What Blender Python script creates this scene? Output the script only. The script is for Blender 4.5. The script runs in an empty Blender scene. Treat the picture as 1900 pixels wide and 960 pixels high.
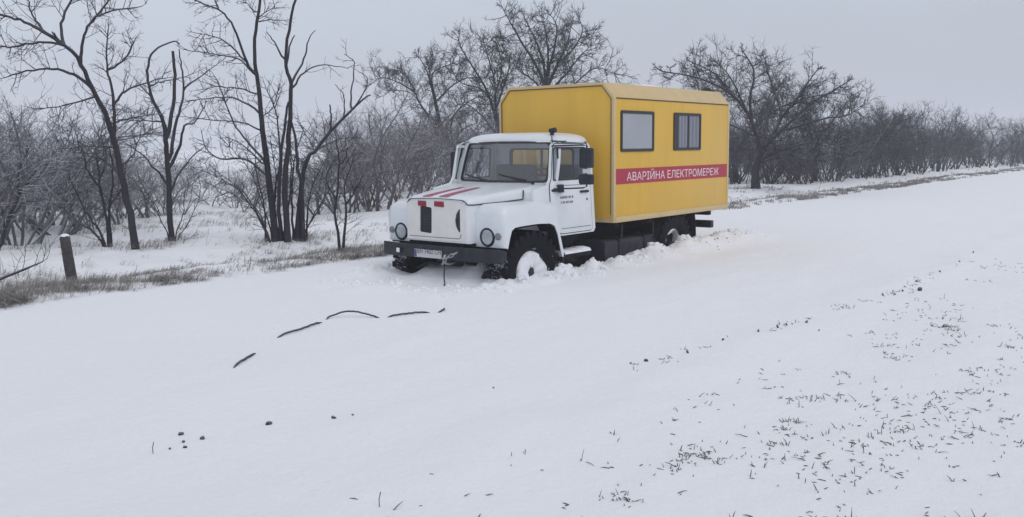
import bpy, bmesh, math, random
import numpy as np
from mathutils import Vector, Matrix

# ------------------------------------------------------------------ camera, world, sun, exposure
# world axes: X along the road in the truck's heading, Y across the road towards the photographer, Z up
S = bpy.context.scene
COL = S.collection
R = math.radians
camd = bpy.data.cameras.new('camera')
camo = bpy.data.objects.new('camera', camd); COL.objects.link(camo)
camd.sensor_fit = 'HORIZONTAL'; camd.sensor_width = 36.0; camd.lens = 36.0 * 1716.56 / 1900.0
camd.clip_start = 0.1; camd.clip_end = 6000
_r = Vector((-0.625878, 0.779861, -0.009619)); _u = Vector((-0.100094, -0.068087, 0.992646)); _f = Vector((-0.773471, -0.622238, -0.120674))
m = Matrix.Identity(4)
for i in range(3):
    m[i][0] = _r[i]; m[i][1] = _u[i]; m[i][2] = -_f[i]
m.translation = Vector((9.8806, 8.6354, 2.2048))
camo.matrix_world = m
S.camera = camo

world = bpy.data.worlds.new('World'); S.world = world; world.use_nodes = True
wn = world.node_tree; wn.nodes.clear()
SUN_EL, SUN_AZ = R(48), R(80)          # azimuth measured from +X towards +Y
sky = wn.nodes.new('ShaderNodeTexSky'); sky.sky_type = 'NISHITA'; sky.sun_disc = False
sky.sun_elevation = SUN_EL; sky.sun_rotation = R(90) - SUN_AZ
sky.air_density = 1.0; sky.dust_density = 4.0; sky.ozone_density = 1.0
tc = wn.nodes.new('ShaderNodeTexCoord')
sep = wn.nodes.new('ShaderNodeSeparateXYZ'); wn.links.new(tc.outputs['Generated'], sep.inputs[0])
ramp = wn.nodes.new('ShaderNodeValToRGB')           # overcast cloud deck: brighter towards the zenith
wn.links.new(sep.outputs['Z'], ramp.inputs[0])
cr = ramp.color_ramp
cr.elements[0].position = 0.0; cr.elements[0].color = (0.535, 0.572, 0.655, 1)
cr.elements[1].position = 1.0; cr.elements[1].color = (0.64, 0.65, 0.70, 1)
e = cr.elements.new(0.22); e.color = (0.535, 0.582, 0.665, 1)
nz = wn.nodes.new('ShaderNodeTexNoise'); nz.inputs['Scale'].default_value = 1.6; nz.inputs['Detail'].default_value = 3
mp = wn.nodes.new('ShaderNodeMapping'); mp.inputs['Scale'].default_value = (1, 1, 3)
wn.links.new(tc.outputs['Generated'], mp.inputs[0]); wn.links.new(mp.outputs[0], nz.inputs['Vector'])
mr = wn.nodes.new('ShaderNodeMapRange'); mr.inputs[1].default_value = 0.3; mr.inputs[2].default_value = 0.7
mr.inputs[3].default_value = 9.2; mr.inputs[4].default_value = 10.4
wn.links.new(nz.outputs['Fac'], mr.inputs[0])
mr2 = wn.nodes.new('ShaderNodeMapRange'); mr2.inputs[1].default_value = -1.0; mr2.inputs[2].default_value = -0.4
mr2.inputs[3].default_value = 0.91; mr2.inputs[4].default_value = 1.02          # the deck is a little thicker down the road
wn.links.new(sep.outputs['X'], mr2.inputs[0])
mm = wn.nodes.new('ShaderNodeMath'); mm.operation = 'MULTIPLY'
wn.links.new(mr.outputs[0], mm.inputs[0]); wn.links.new(mr2.outputs[0], mm.inputs[1])
vm = wn.nodes.new('ShaderNodeVectorMath'); vm.operation = 'SCALE'
wn.links.new(ramp.outputs['Color'], vm.inputs[0]); wn.links.new(mm.outputs[0], vm.inputs['Scale'])
mx = wn.nodes.new('ShaderNodeMix'); mx.data_type = 'RGBA'; mx.inputs[0].default_value = 0.93
wn.links.new(sky.outputs['Color'], mx.inputs[6]); wn.links.new(vm.outputs[0], mx.inputs[7])
bg = wn.nodes.new('ShaderNodeBackground'); bg.inputs['Strength'].default_value = 0.1
wn.links.new(mx.outputs[2], bg.inputs['Color'])
wo = wn.nodes.new('ShaderNodeOutputWorld'); wn.links.new(bg.outputs[0], wo.inputs['Surface'])

sund = bpy.data.lights.new('sun', 'SUN'); sund.energy = 0.5; sund.angle = R(25); sund.color = (1.0, 0.97, 0.93)
suno = bpy.data.objects.new('sun', sund); COL.objects.link(suno)
sdir = Vector((math.cos(SUN_EL) * math.cos(SUN_AZ), math.cos(SUN_EL) * math.sin(SUN_AZ), math.sin(SUN_EL)))
suno.rotation_euler = sdir.to_track_quat('Z', 'Y').to_euler(); suno.location = (0, 0, 60)

vs = S.view_settings
S.display_settings.display_device = 'sRGB'
vs.view_transform = 'Standard'; vs.look = 'None'; vs.gamma = 1.0; vs.use_curve_mapping = False
vs.exposure = 0.16
S.cycles.max_bounces = 8; S.cycles.transparent_max_bounces = 12; S.cycles.volume_bounces = 2

# ------------------------------------------------------------------ materials
def mat(name, col, rough=0.5, metal=0.0, spec=0.5, var=0.0, vscale=6.0, coat=0.0, bump=0.0, bscale=40.0, dirt=None, stretch=None):
    M = bpy.data.materials.new(name); M.use_nodes = True
    n = M.node_tree; b = n.nodes['Principled BSDF']
    b.inputs['Base Color'].default_value = (*col, 1); b.inputs['Roughness'].default_value = rough
    b.inputs['Metallic'].default_value = metal; b.inputs['Specular IOR Level'].default_value = spec
    b.inputs['Coat Weight'].default_value = coat
    t = n.nodes.new('ShaderNodeTexCoord')
    if var or dirt:
        z = n.nodes.new('ShaderNodeTexNoise'); z.inputs['Scale'].default_value = vscale; z.inputs['Detail'].default_value = 6
        z.inputs['Roughness'].default_value = 0.65
        n.links.new(t.outputs['Object'], z.inputs['Vector'])
        if stretch:
            ma = n.nodes.new('ShaderNodeMapping'); ma.inputs['Scale'].default_value = stretch
            n.links.new(t.outputs['Object'], ma.inputs[0]); n.links.new(ma.outputs[0], z.inputs['Vector'])
        x = n.nodes.new('ShaderNodeMix'); x.data_type = 'RGBA'
        g = n.nodes.new('ShaderNodeMapRange'); g.inputs[1].default_value = 0.38; g.inputs[2].default_value = 0.72
        n.links.new(z.outputs['Fac'], g.inputs[0]); n.links.new(g.outputs[0], x.inputs[0])
        x.inputs[6].default_value = (*col, 1)
        d = dirt if dirt else tuple(c * (1 - var) for c in col)
        x.inputs[7].default_value = (*d, 1)
        n.links.new(x.outputs[2], b.inputs['Base Color'])
    if bump:
        z2 = n.nodes.new('ShaderNodeTexNoise'); z2.inputs['Scale'].default_value = bscale; z2.inputs['Detail'].default_value = 5
        n.links.new(t.outputs['Object'], z2.inputs['Vector'])
        bp = n.nodes.new('ShaderNodeBump'); bp.inputs['Strength'].default_value = bump; bp.inputs['Distance'].default_value = 0.02
        n.links.new(z2.outputs['Fac'], bp.inputs['Height']); n.links.new(bp.outputs[0], b.inputs['Normal'])
    return M

def glass_mat(name, tint, refl=0.10):
    M = bpy.data.materials.new(name); M.use_nodes = True
    n = M.node_tree; n.nodes.clear()
    o = n.nodes.new('ShaderNodeOutputMaterial'); x = n.nodes.new('ShaderNodeMixShader')
    tr = n.nodes.new('ShaderNodeBsdfTransparent'); tr.inputs[0].default_value = (*tint, 1)
    gl = n.nodes.new('ShaderNodeBsdfGlossy'); gl.inputs['Roughness'].default_value = 0.03
    lw = n.nodes.new('ShaderNodeLayerWeight'); lw.inputs['Blend'].default_value = 0.5
    pw = n.nodes.new('ShaderNodeMath'); pw.operation = 'POWER'; pw.inputs[1].default_value = 4.0
    n.links.new(lw.outputs['Facing'], pw.inputs[0])
    a = n.nodes.new('ShaderNodeMath'); a.operation = 'ADD'; a.inputs[1].default_value = refl; a.use_clamp = True
    n.links.new(pw.outputs[0], a.inputs[0]); n.links.new(a.outputs[0], x.inputs[0])
    n.links.new(tr.outputs[0], x.inputs[1]); n.links.new(gl.outputs[0], x.inputs[2]); n.links.new(x.outputs[0], o.inputs[0])
    return M

def bark_mat(name, col, frost, fcol=(0.62, 0.65, 0.72)):
    """bark with hoarfrost and snow lying on the faces that look up"""
    M = mat(name, col, 0.9, spec=0.2, var=0.35, vscale=9, bump=0.7, bscale=22, stretch=(1, 1, 0.3))
    n = M.node_tree; b = n.nodes['Principled BSDF']
    src = b.inputs['Base Color'].links[0].from_socket
    g = n.nodes.new('ShaderNodeNewGeometry'); s = n.nodes.new('ShaderNodeSeparateXYZ'); n.links.new(g.outputs['Normal'], s.inputs[0])
    mr = n.nodes.new('ShaderNodeMapRange'); mr.inputs[1].default_value = 0.15; mr.inputs[2].default_value = 0.9
    mr.inputs[3].default_value = 0.0; mr.inputs[4].default_value = frost
    n.links.new(s.outputs['Z'], mr.inputs[0])
    z = n.nodes.new('ShaderNodeTexNoise'); z.inputs['Scale'].default_value = 4.0
    t = n.nodes.new('ShaderNodeTexCoord'); n.links.new(t.outputs['Object'], z.inputs['Vector'])
    mu = n.nodes.new('ShaderNodeMath'); mu.operation = 'MULTIPLY'; mu.use_clamp = True
    m2 = n.nodes.new('ShaderNodeMath'); m2.operation = 'MULTIPLY'; m2.inputs[1].default_value = 2.0
    n.links.new(z.outputs['Fac'], m2.inputs[0]); n.links.new(mr.outputs[0], mu.inputs[0]); n.links.new(m2.outputs[0], mu.inputs[1])
    x = n.nodes.new('ShaderNodeMix'); x.data_type = 'RGBA'
    n.links.new(mu.outputs[0], x.inputs[0]); n.links.new(src, x.inputs[6]); x.inputs[7].default_value = (*fcol, 1)
    n.links.new(x.outputs[2], b.inputs['Base Color'])
    return M

def snow_mat():
    M = bpy.data.materials.new('snow'); M.use_nodes = True
    n = M.node_tree; b = n.nodes['Principled BSDF']
    b.inputs['Roughness'].default_value = 0.75; b.inputs['Specular IOR Level'].default_value = 0.25
    t = n.nodes.new('ShaderNodeTexCoord')
    z = n.nodes.new('ShaderNodeTexNoise'); z.inputs['Scale'].default_value = 0.35; z.inputs['Detail'].default_value = 4
    n.links.new(t.outputs['Object'], z.inputs['Vector'])
    x = n.nodes.new('ShaderNodeMix'); x.data_type = 'RGBA'; n.links.new(z.outputs['Fac'], x.inputs[0])
    x.inputs[6].default_value = (0.845, 0.868, 0.905, 1); x.inputs[7].default_value = (0.885, 0.893, 0.925, 1)
    n.links.new(x.outputs[2], b.inputs['Base Color'])
    z2 = n.nodes.new('ShaderNodeTexNoise'); z2.inputs['Scale'].default_value = 9; z2.inputs['Detail'].default_value = 8; z2.inputs['Roughness'].default_value = 0.7
    n.links.new(t.outputs['Object'], z2.inputs['Vector'])
    bp = n.nodes.new('ShaderNodeBump'); bp.inputs['Strength'].default_value = 0.55; bp.inputs['Distance'].default_value = 0.045
    n.links.new(z2.outputs['Fac'], bp.inputs['Height']); n.links.new(bp.outputs[0], b.inputs['Normal'])
    return M

SNOW = snow_mat()
YELLOW = mat('yellow_paint', (0.74, 0.448, 0.052), 0.45, var=0.09, vscale=3.0, coat=0.1, stretch=(1.6, 1.6, 0.22))
CREAM = mat('cream_trim', (0.64, 0.48, 0.245), 0.5, var=0.12, vscale=5)
WHITE = mat('white_cab_paint', (0.74, 0.775, 0.81), 0.32, var=0.08, vscale=3.0, coat=0.25)
QUILT = mat('white_grille_cover', (0.76, 0.74, 0.72), 0.75, var=0.1, vscale=5, bump=0.15, bscale=14)
BLACKP = mat('black_paint', (0.014, 0.015, 0.024), 0.5, spec=0.35, var=0.3, dirt=(0.035, 0.036, 0.048))
CHASSIS = mat('dark_chassis', (0.014, 0.015, 0.021), 0.8, spec=0.2, dirt=(0.022, 0.022, 0.03), vscale=8)
TANKM = mat('grey_tank', (0.022, 0.023, 0.032), 0.6, spec=0.35, dirt=(0.045, 0.045, 0.058), vscale=5)
RUBBER = mat('tyre_rubber', (0.008, 0.008, 0.012), 0.9, spec=0.2, dirt=(0.018, 0.018, 0.024), vscale=10)
def snowy_tyre():
    M = mat('snowy_tyre_rubber', (0.008, 0.008, 0.012), 0.9, spec=0.2)
    n = M.node_tree; b = n.nodes['Principled BSDF']; t = n.nodes.new('ShaderNodeTexCoord')
    z = n.nodes.new('ShaderNodeTexNoise'); z.inputs['Scale'].default_value = 26; z.inputs['Detail'].default_value = 4; n.links.new(t.outputs['Object'], z.inputs['Vector'])
    z2 = n.nodes.new('ShaderNodeTexNoise'); z2.inputs['Scale'].default_value = 3.2; n.links.new(t.outputs['Object'], z2.inputs['Vector'])
    a = n.nodes.new('ShaderNodeMath'); a.operation = 'MULTIPLY'; n.links.new(z.outputs['Fac'], a.inputs[0]); n.links.new(z2.outputs['Fac'], a.inputs[1])
    g = n.nodes.new('ShaderNodeMapRange'); g.inputs[1].default_value = 0.325; g.inputs[2].default_value = 0.40; g.inputs[4].default_value = 0.8; n.links.new(a.outputs[0], g.inputs[0])
    x = n.nodes.new('ShaderNodeMix'); x.data_type = 'RGBA'; n.links.new(g.outputs[0], x.inputs[0])
    x.inputs[6].default_value = (0.008, 0.008, 0.012, 1); x.inputs[7].default_value = (0.5, 0.51, 0.55, 1); n.links.new(x.outputs[2], b.inputs['Base Color'])
    return M
TYRE = snowy_tyre()
SEAM = mat('panel_gap', (0.05, 0.06, 0.065), 0.9)
RED = mat('red_stripe', (0.42, 0.018, 0.045), 0.45, var=0.12, vscale=4)
REDDARK = mat('dark_red', (0.26, 0.012, 0.035), 0.5)
PINK = mat('red_hood_stripe', (0.36, 0.035, 0.10), 0.45)
LETTER = mat('white_lettering', (0.80, 0.72, 0.76), 0.5)
DARKTXT = mat('grey_print', (0.16, 0.17, 0.19), 0.6)
CHROME = mat('lamp_reflector', (0.75, 0.77, 0.8), 0.18, metal=1.0)
LAMPG = glass_mat('lamp_glass', (0.92, 0.94, 0.95), 0.06)
AMBER = mat('indicator_lens', (0.20, 0.20, 0.21), 0.25, coat=0.3)
GLASS = glass_mat('window_glass', (0.86, 0.90, 0.91), 0.16)
SIDEGL = glass_mat('door_glass', (0.55, 0.60, 0.64), 0.06)
PANE = mat('box_window_pane', (0.34, 0.36, 0.40), 0.12, coat=0.6, var=0.1, vscale=1.5)
PANE2 = mat('curtained_pane', (0.13, 0.134, 0.175), 0.15, coat=0.5)
CURTAIN = mat('curtain', (0.20, 0.205, 0.255), 0.6, coat=0.5)
WFRAME = mat('window_frame', (0.022, 0.022, 0.022), 0.5)
INTERIOR = mat('cab_interior', (0.09, 0.10, 0.105), 0.8)
HEADLN = mat('cab_headlining', (0.24, 0.25, 0.26), 0.9)
PLATEW = mat('plate_white', (0.55, 0.55, 0.57), 0.5)
PLATEB = mat('plate_black', (0.03, 0.03, 0.035), 0.5)
STEEL = mat('steel', (0.42, 0.43, 0.46), 0.4, metal=0.8, var=0.3)
SNOWP = mat('packed_snow', (0.86, 0.87, 0.91), 0.8, spec=0.2, bump=0.5, bscale=14)
ROPE = bark_mat('tow_rope', (0.035, 0.035, 0.05), 0.2)
BARK = bark_mat('bark_dark', (0.046, 0.043, 0.053), 0.28)
TWIG = bark_mat('twig_bark', (0.055, 0.050, 0.060), 0.30)
FARBARK = bark_mat('far_bark', (0.050, 0.046, 0.057), 0.24)
SCRUBA = bark_mat('scrub_bark', (0.135, 0.128, 0.150), 0.75)
SCRUBB = bark_mat('brown_scrub_bark', (0.115, 0.098, 0.095), 0.5)
DARKSCRUB = bark_mat('dark_scrub_bark', (0.074, 0.070, 0.086), 0.32)
WOOD = mat('weathered_post', (0.045, 0.042, 0.048), 0.9, dirt=(0.10, 0.09, 0.09), vscale=14, bump=0.5, bscale=30)
GRASS = mat('dry_grass', (0.21, 0.195, 0.18), 0.9, dirt=(0.42, 0.40, 0.385), vscale=3)
STUB = mat('stubble_grass', (0.075, 0.07, 0.066), 0.9, dirt=(0.24, 0.225, 0.21), vscale=7)
CLOD = bark_mat('frozen_earth', (0.06, 0.056, 0.06), 0.55)

# ------------------------------------------------------------------ helpers
class MB:
    """collects shapes and links them as ONE mesh object"""
    def __init__(s): s.v = []; s.f = []; s.mi = []
    def face(s, pts, mi=0):
        k = len(s.v); s.v += [tuple(p) for p in pts]; s.f.append(tuple(range(k, k + len(pts)))); s.mi.append(mi)
    def box(s, x0, x1, y0, y1, z0, z1, mi=0):
        k = len(s.v)
        s.v += [(x, y, z) for x in (x0, x1) for y in (y0, y1) for z in (z0, z1)]
        for q in ((0, 1, 3, 2), (4, 6, 7, 5), (0, 4, 5, 1), (2, 3, 7, 6), (0, 2, 6, 4), (1, 5, 7, 3)):
            s.f.append(tuple(k + i for i in q)); s.mi.append(mi)
    def prism(s, outline, fn, w0, w1, mi=0):
        """closed outline [(a,b)] swept from w0 to w1; fn(a,b,w) -> xyz"""
        k = len(s.v); n = len(outline)
        s.v += [tuple(fn(a, b, w0)) for a, b in outline] + [tuple(fn(a, b, w1)) for a, b in outline]
        s.f.append(tuple(k + i for i in range(n))[::-1]); s.mi.append(mi)
        s.f.append(tuple(k + n + i for i in range(n))); s.mi.append(mi)
        for i in range(n):
            j = (i + 1) % n
            s.f.append((k + i, k + j, k + n + j, k + n + i)); s.mi.append(mi)
    def loft(s, secs, mi=0, cap=True, closed=True):
        k = len(s.v); n = len(secs[0])
        for q in secs: s.v += [tuple(p) for p in q]
        for a in range(len(secs) - 1):
            for i in range(n if closed else n - 1):
                j = (i + 1) % n
                s.f.append((k + a * n + i, k + a * n + j, k + (a + 1) * n + j, k + (a + 1) * n + i)); s.mi.append(mi)
        if cap:
            s.f.append(tuple(k + i for i in range(n))[::-1]); s.mi.append(mi)
            b = k + (len(secs) - 1) * n
            s.f.append(tuple(b + i for i in range(n))); s.mi.append(mi)
    def tube(s, pts, rad, sides=6, mi=0, cap=True):
        n = len(pts)
        if n < 2: return
        P = [Vector(p) for p in pts]
        rr = rad if isinstance(rad, (list, tuple)) else [rad] * n
        k = len(s.v); nrm = None
        for i in range(n):
            d = P[min(i + 1, n - 1)] - P[max(i - 1, 0)]
            if d.length < 1e-9: d = Vector((0, 0, 1))
            d.normalize()
            if nrm is None:
                nrm = d.orthogonal().normalized()
            else:
                nrm = nrm - d * nrm.dot(d)
                nrm = nrm.normalized() if nrm.length > 1e-6 else d.orthogonal().normalized()
            bn = d.cross(nrm)
            for j in range(sides):
                a = 2 * math.pi * j / sides
                q = P[i] + (nrm * math.cos(a) + bn * math.sin(a)) * rr[i]
                s.v.append((q.x, q.y, q.z))
        for i in range(n - 1):
            for j in range(sides):
                j2 = (j + 1) % sides
                s.f.append((k + i * sides + j, k + i * sides + j2, k + (i + 1) * sides + j2, k + (i + 1) * sides + j)); s.mi.append(mi)
        if cap and sides > 2:
            s.f.append(tuple(k + j for j in range(sides))[::-1]); s.mi.append(mi)
            b = k + (n - 1) * sides
            s.f.append(tuple(b + j for j in range(sides))); s.mi.append(mi)
    def lathe(s, prof, org, axis='y', seg=32, mi=0, sx=1.0):
        """profile [(r, a)] turned about an axis through org"""
        secs = []
        for r, a in prof:
            ring = []
            for j in range(seg):
                t = 2 * math.pi * j / seg; c, q = r * math.cos(t), r * math.sin(t)
                if axis == 'y': ring.append((org[0] + c, org[1] + a, org[2] + q))
                elif axis == 'x': ring.append((org[0] + a, org[1] + c, org[2] + q))
                else: ring.append((org[0] + c, org[1] + q, org[2] + a))
            secs.append(ring)
        s.loft(secs, mi)
    def plate(s, outline, holes, fn, w0, w1, mi=0):
        """flat sheet with holes and a thickness; fn(a,b,w) -> xyz"""
        bm = bmesh.new(); edges = []; loops = []
        for lp in [outline] + holes:
            vs_ = [bm.verts.new((a, b, 0)) for a, b in lp]; loops.append(len(lp))
            for i in range(len(vs_)): edges.append(bm.edges.new((vs_[i], vs_[(i + 1) % len(vs_)])))
        bmesh.ops.triangle_fill(bm, use_beauty=True, use_dissolve=False, edges=edges)
        bm.verts.index_update()
        k = len(s.v); n = len(bm.verts)
        co = [(v.co.x, v.co.y) for v in bm.verts]
        s.v += [tuple(fn(a, b, w0)) for a, b in co] + [tuple(fn(a, b, w1)) for a, b in co]
        def inside(px, py, lp):
            c = False
            for i in range(len(lp)):
                (x1, y1), (x2, y2) = lp[i], lp[i - 1]
                if (y1 > py) != (y2 > py) and px < (x2 - x1) * (py - y1) / (y2 - y1) + x1: c = not c
            return c
        for f in bm.faces:
            mc = f.calc_center_median()
            if any(inside(mc.x, mc.y, h) for h in holes) or not inside(mc.x, mc.y, outline): continue
            ids = [v.index for v in f.verts]
            if f.normal.z < 0: ids = ids[::-1]
            s.f.append(tuple(k + n + i for i in ids)); s.mi.append(mi)
            s.f.append(tuple(k + i for i in ids[::-1])); s.mi.append(mi)
        b = k
        for L in loops:
            for i in range(L):
                j = (i + 1) % L
                s.f.append((b + i, b + j, b + n + j, b + n + i)); s.mi.append(mi)
            b += L
        bm.free()
    def mesh(s, name, mats, smooth=35):
        me = bpy.data.meshes.new(name)
        me.from_pydata(s.v, [], s.f)
        for M in (mats if isinstance(mats, (list, tuple)) else [mats]): me.materials.append(M)
        if any(s.mi): me.polygons.foreach_set('material_index', s.mi)
        if smooth:
            me.polygons.foreach_set('use_smooth', [True] * len(me.polygons))
            me.set_sharp_from_angle(angle=R(smooth))
        me.update()
        return me
    def build(s, name, mats, parent=None, smooth=35, bevel=0, fix=False, seg=2):
        me = s.mesh(name, mats, 0 if fix else smooth)
        if fix:
            bm = bmesh.new(); bm.from_mesh(me)
            bmesh.ops.remove_doubles(bm, verts=bm.verts, dist=1e-5)
            bmesh.ops.recalc_face_normals(bm, faces=bm.faces)
            if bevel:
                ed = [e_ for e_ in bm.edges if len(e_.link_faces) == 2 and e_.calc_face_angle(0) > R(28)]
                bmesh.ops.bevel(bm, geom=ed, offset=bevel, segments=seg, affect='EDGES', profile=0.5, clamp_overlap=True)
            bm.to_mesh(me); bm.free()
            if smooth:
                me.polygons.foreach_set('use_smooth', [True] * len(me.polygons)); me.set_sharp_from_angle(angle=R(smooth))
        o = bpy.data.objects.new(name, me); COL.objects.link(o)
        if parent: o.parent = parent
        return o

def tag(o, label=None, cat=None, group=None, kind=None):
    if label: o['label'] = label
    if cat: o['category'] = cat
    if group: o['group'] = group
    if kind: o['kind'] = kind
    return o
def empty(name, loc=(0, 0, 0), rz=0.0):
    o = bpy.data.objects.new(name, None); COL.objects.link(o); o.location = loc; o.rotation_euler = (0, 0, rz)
    o.empty_display_size = 0.2
    return o
def copy_tree(o, parent=None):
    c = o.copy(); COL.objects.link(c); c.parent = parent
    for ch in list(o.children): copy_tree(ch, c)
    return c
def rrect(x0, x1, z0, z1, r, n=4):
    out = []
    for cx, cz, a0 in ((x1 - r, z1 - r, 0), (x0 + r, z1 - r, 90), (x0 + r, z0 + r, 180), (x1 - r, z0 + r, 270)):
        for k in range(n + 1):
            a = R(a0 + 90 * k / n); out.append((cx + r * math.cos(a), cz + r * math.sin(a)))
    return out
def round_poly(pts, r, n=3):
    """rounds the corners of a closed polygon"""
    out = []; N = len(pts)
    for i in range(N):
        p = Vector(pts[i]); a = Vector(pts[i - 1]); b = Vector(pts[(i + 1) % N])
        rr = min(r, (a - p).length * .45, (b - p).length * .45)
        u, v = (a - p).normalized() * rr, (b - p).normalized() * rr
        for k in range(n + 1):
            t = k / n; q = p + u * (1 - t) ** 2 + v * t ** 2
            out.append((q.x, q.y))
    return out
def catmull(P, k=4):
    P = [np.array(p, float) for p in P]
    if len(P) < 3: return P
    Q = [2 * P[0] - P[1]] + P + [2 * P[-1] - P[-2]]; out = []
    for i in range(1, len(Q) - 2):
        for j in range(k):
            t = j / k; a, b, c, d = Q[i - 1], Q[i], Q[i + 1], Q[i + 2]
            out.append(0.5 * (2 * b + (c - a) * t + (2 * a - 5 * b + 4 * c - d) * t * t + (3 * b - a - 3 * c + d) * t ** 3))
    out.append(P[-1])
    return out
# vectorised value noise
_rs = np.random.RandomState(11); _tab = _rs.rand(256, 256)
def vnoise(x, y):
    x = np.asarray(x, float); y = np.asarray(y, float)
    xi = np.floor(x).astype(int); yi = np.floor(y).astype(int); fx = x - xi; fy = y - yi
    fx = fx * fx * (3 - 2 * fx); fy = fy * fy * (3 - 2 * fy)
    g = lambda a, b: _tab[a & 255, b & 255]
    return (g(xi, yi) * (1 - fx) + g(xi + 1, yi) * fx) * (1 - fy) + (g(xi, yi + 1) * (1 - fx) + g(xi + 1, yi + 1) * fx) * fy
def fbm(x, y, o=4):
    s = 0; a = 0.5
    for k in range(o):
        s = s + a * (vnoise(x * 2 ** k + 17.3 * k, y * 2 ** k + 9.1 * k) - 0.5) * 2; a *= 0.5
    return s
def sst(a, b, x):
    t = np.clip((x - a) / (b - a), 0, 1); return t * t * (3 - 2 * t)

# ------------------------------------------------------------------ ground
def H(s, t):
    """height of the snow surface"""
    s = np.asarray(s, float); t = np.asarray(t, float)
    z = 0.45 + 0.035 * fbm(s * 0.25, t * 0.4, 3) + 0.006 * fbm(s * 2, t * 2, 3)
    # wind drifts along the open road
    z = z + 0.020 * fbm(s * 0.7 + 3, t * 2.2, 3) * sst(1.5, 3, t) + 0.030 * np.maximum(fbm(s * 0.45 + t * .25 + 31, t * 0.9 - s * .2, 3), 0.05) * sst(1.2, 2.5, t)
    # far verge: a tufty bank, a shallow dip, then the drifted wood floor
    v = sst(-2.0, -2.9, t)
    z = z + v * (0.05 + 0.10 * fbm(s * 0.9, t * 1.4, 4)) - 0.10 * sst(-3.1, -3.9, t) + 0.14 * sst(-4.0, -5.4, t)
    z = z + sst(-5, -8, t) * 0.13 * fbm(s * 0.5, t * 0.6, 4)
    # near edge of the road and the field margin
    z = z + 0.04 * np.exp(-((t - 5.3) / 0.35) ** 2) * (0.6 + fbm(s * 1.3, t, 3)) + sst(5.6, 7, t) * 0.04 * fbm(s * 1.6, t * 1.6, 4)
    # trench ploughed under the truck and pushed-up snow beside it
    along = sst(-7.2, -6.0, s) * (1 - sst(1.15, 2.3, s))
    inn = (1 - sst(0.72, 1.12, np.abs(t + 0.02))) * along
    z = z - inn * (0.24 - 0.17 * sst(-0.6, 0.4, s) + 0.05 * fbm(s * 3, t * 3, 3))
    z = z + inn * 0.12 * np.exp(-((s - 0.35) / 0.35) ** 2) * (0.7 + fbm(s * 2.2, t * 2.2, 3))
    bank = np.exp(-((np.abs(t) - 1.42) / 0.34) ** 2) * sst(-7.5, -5.5, s) * (1 - sst(0.5, 1.4, s))
    z = z + bank * (0.03 + 0.13 * sst(0.2, -4.5, s) + 0.10 * fbm(s * 2.6, t * 2.6, 4))
    lump = np.exp(-((np.abs(t) - 1.2) / 0.22) ** 2) * sst(-7.0, -5.6, s) * (1 - sst(0.7, 1.5, s))
    z = z + lump * 0.20 * np.maximum(fbm(s * 5, t * 5, 4), -.15) + lump * 0.07 * np.abs(fbm(s * 11, t * 11, 3))
    z = z + 0.24 * np.exp(-((s - 0.15) / 0.45) ** 2) * (1 - sst(0.42, 0.72, np.abs(t))) * (0.9 + 0.6 * fbm(s * 3, t * 3, 3))
    # snow pushed up ahead of the bumper
    z = z + 0.07 * np.exp(-((s - 1.9) / 0.5) ** 2) * np.exp(-(t / 1.3) ** 2) * (0.5 + fbm(s * 3, t * 3, 4))
    return z

def graded(lo, a, b, hi, d, g=1.12):
    mid = list(np.arange(a, b, d)); left = []; x = a; st = d
    while x > lo: st *= g; x -= st; left.append(x)
    right = []; x = mid[-1]; st = d
    while x < hi: st *= g; x += st; right.append(x)
    return np.array(left[::-1] + mid + right)
gs = graded(-1500, -7.2, 8.6, 1500, 0.055, 1.045); gt = graded(-1500, -6.0, 8.4, 1500, 0.055, 1.045)
SS, TT = np.meshgrid(gs, gt, indexing='ij')
ZZ = H(SS, TT)
far = np.clip((np.hypot(SS, TT) - 120) / 300, 0, 1); ZZ = ZZ * (1 - far) + 0.42 * far
nS, nT = len(gs), len(gt)
import bisect
_gs, _gt, _zz = gs.tolist(), gt.tolist(), ZZ.tolist()
def Hf(s, t):
    """height of the ground mesh at a point"""
    i = min(max(bisect.bisect(_gs, s) - 1, 0), nS - 2); j = min(max(bisect.bisect(_gt, t) - 1, 0), nT - 2)
    a = (s - _gs[i]) / (_gs[i + 1] - _gs[i]); b = (t - _gt[j]) / (_gt[j + 1] - _gt[j])
    return (_zz[i][j] * (1 - b) + _zz[i][j + 1] * b) * (1 - a) + (_zz[i + 1][j] * (1 - b) + _zz[i + 1][j + 1] * b) * a
me = bpy.data.meshes.new('snow_ground')
verts = np.stack([SS, TT, ZZ], -1).reshape(-1, 3)
idx = np.arange(nS * nT).reshape(nS, nT)
quads = np.stack([idx[:-1, :-1], idx[1:, :-1], idx[1:, 1:], idx[:-1, 1:]], -1).reshape(-1, 4)
me.from_pydata(verts.tolist(), [], quads.tolist())
me.polygons.foreach_set('use_smooth', [True] * len(me.polygons)); me.materials.append(SNOW)
go = bpy.data.objects.new('ground', me); COL.objects.link(go)
tag(go, 'deep white snow covering the road and the verges on both sides', kind='structure')
print('ground verts', nS * nT)

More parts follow.
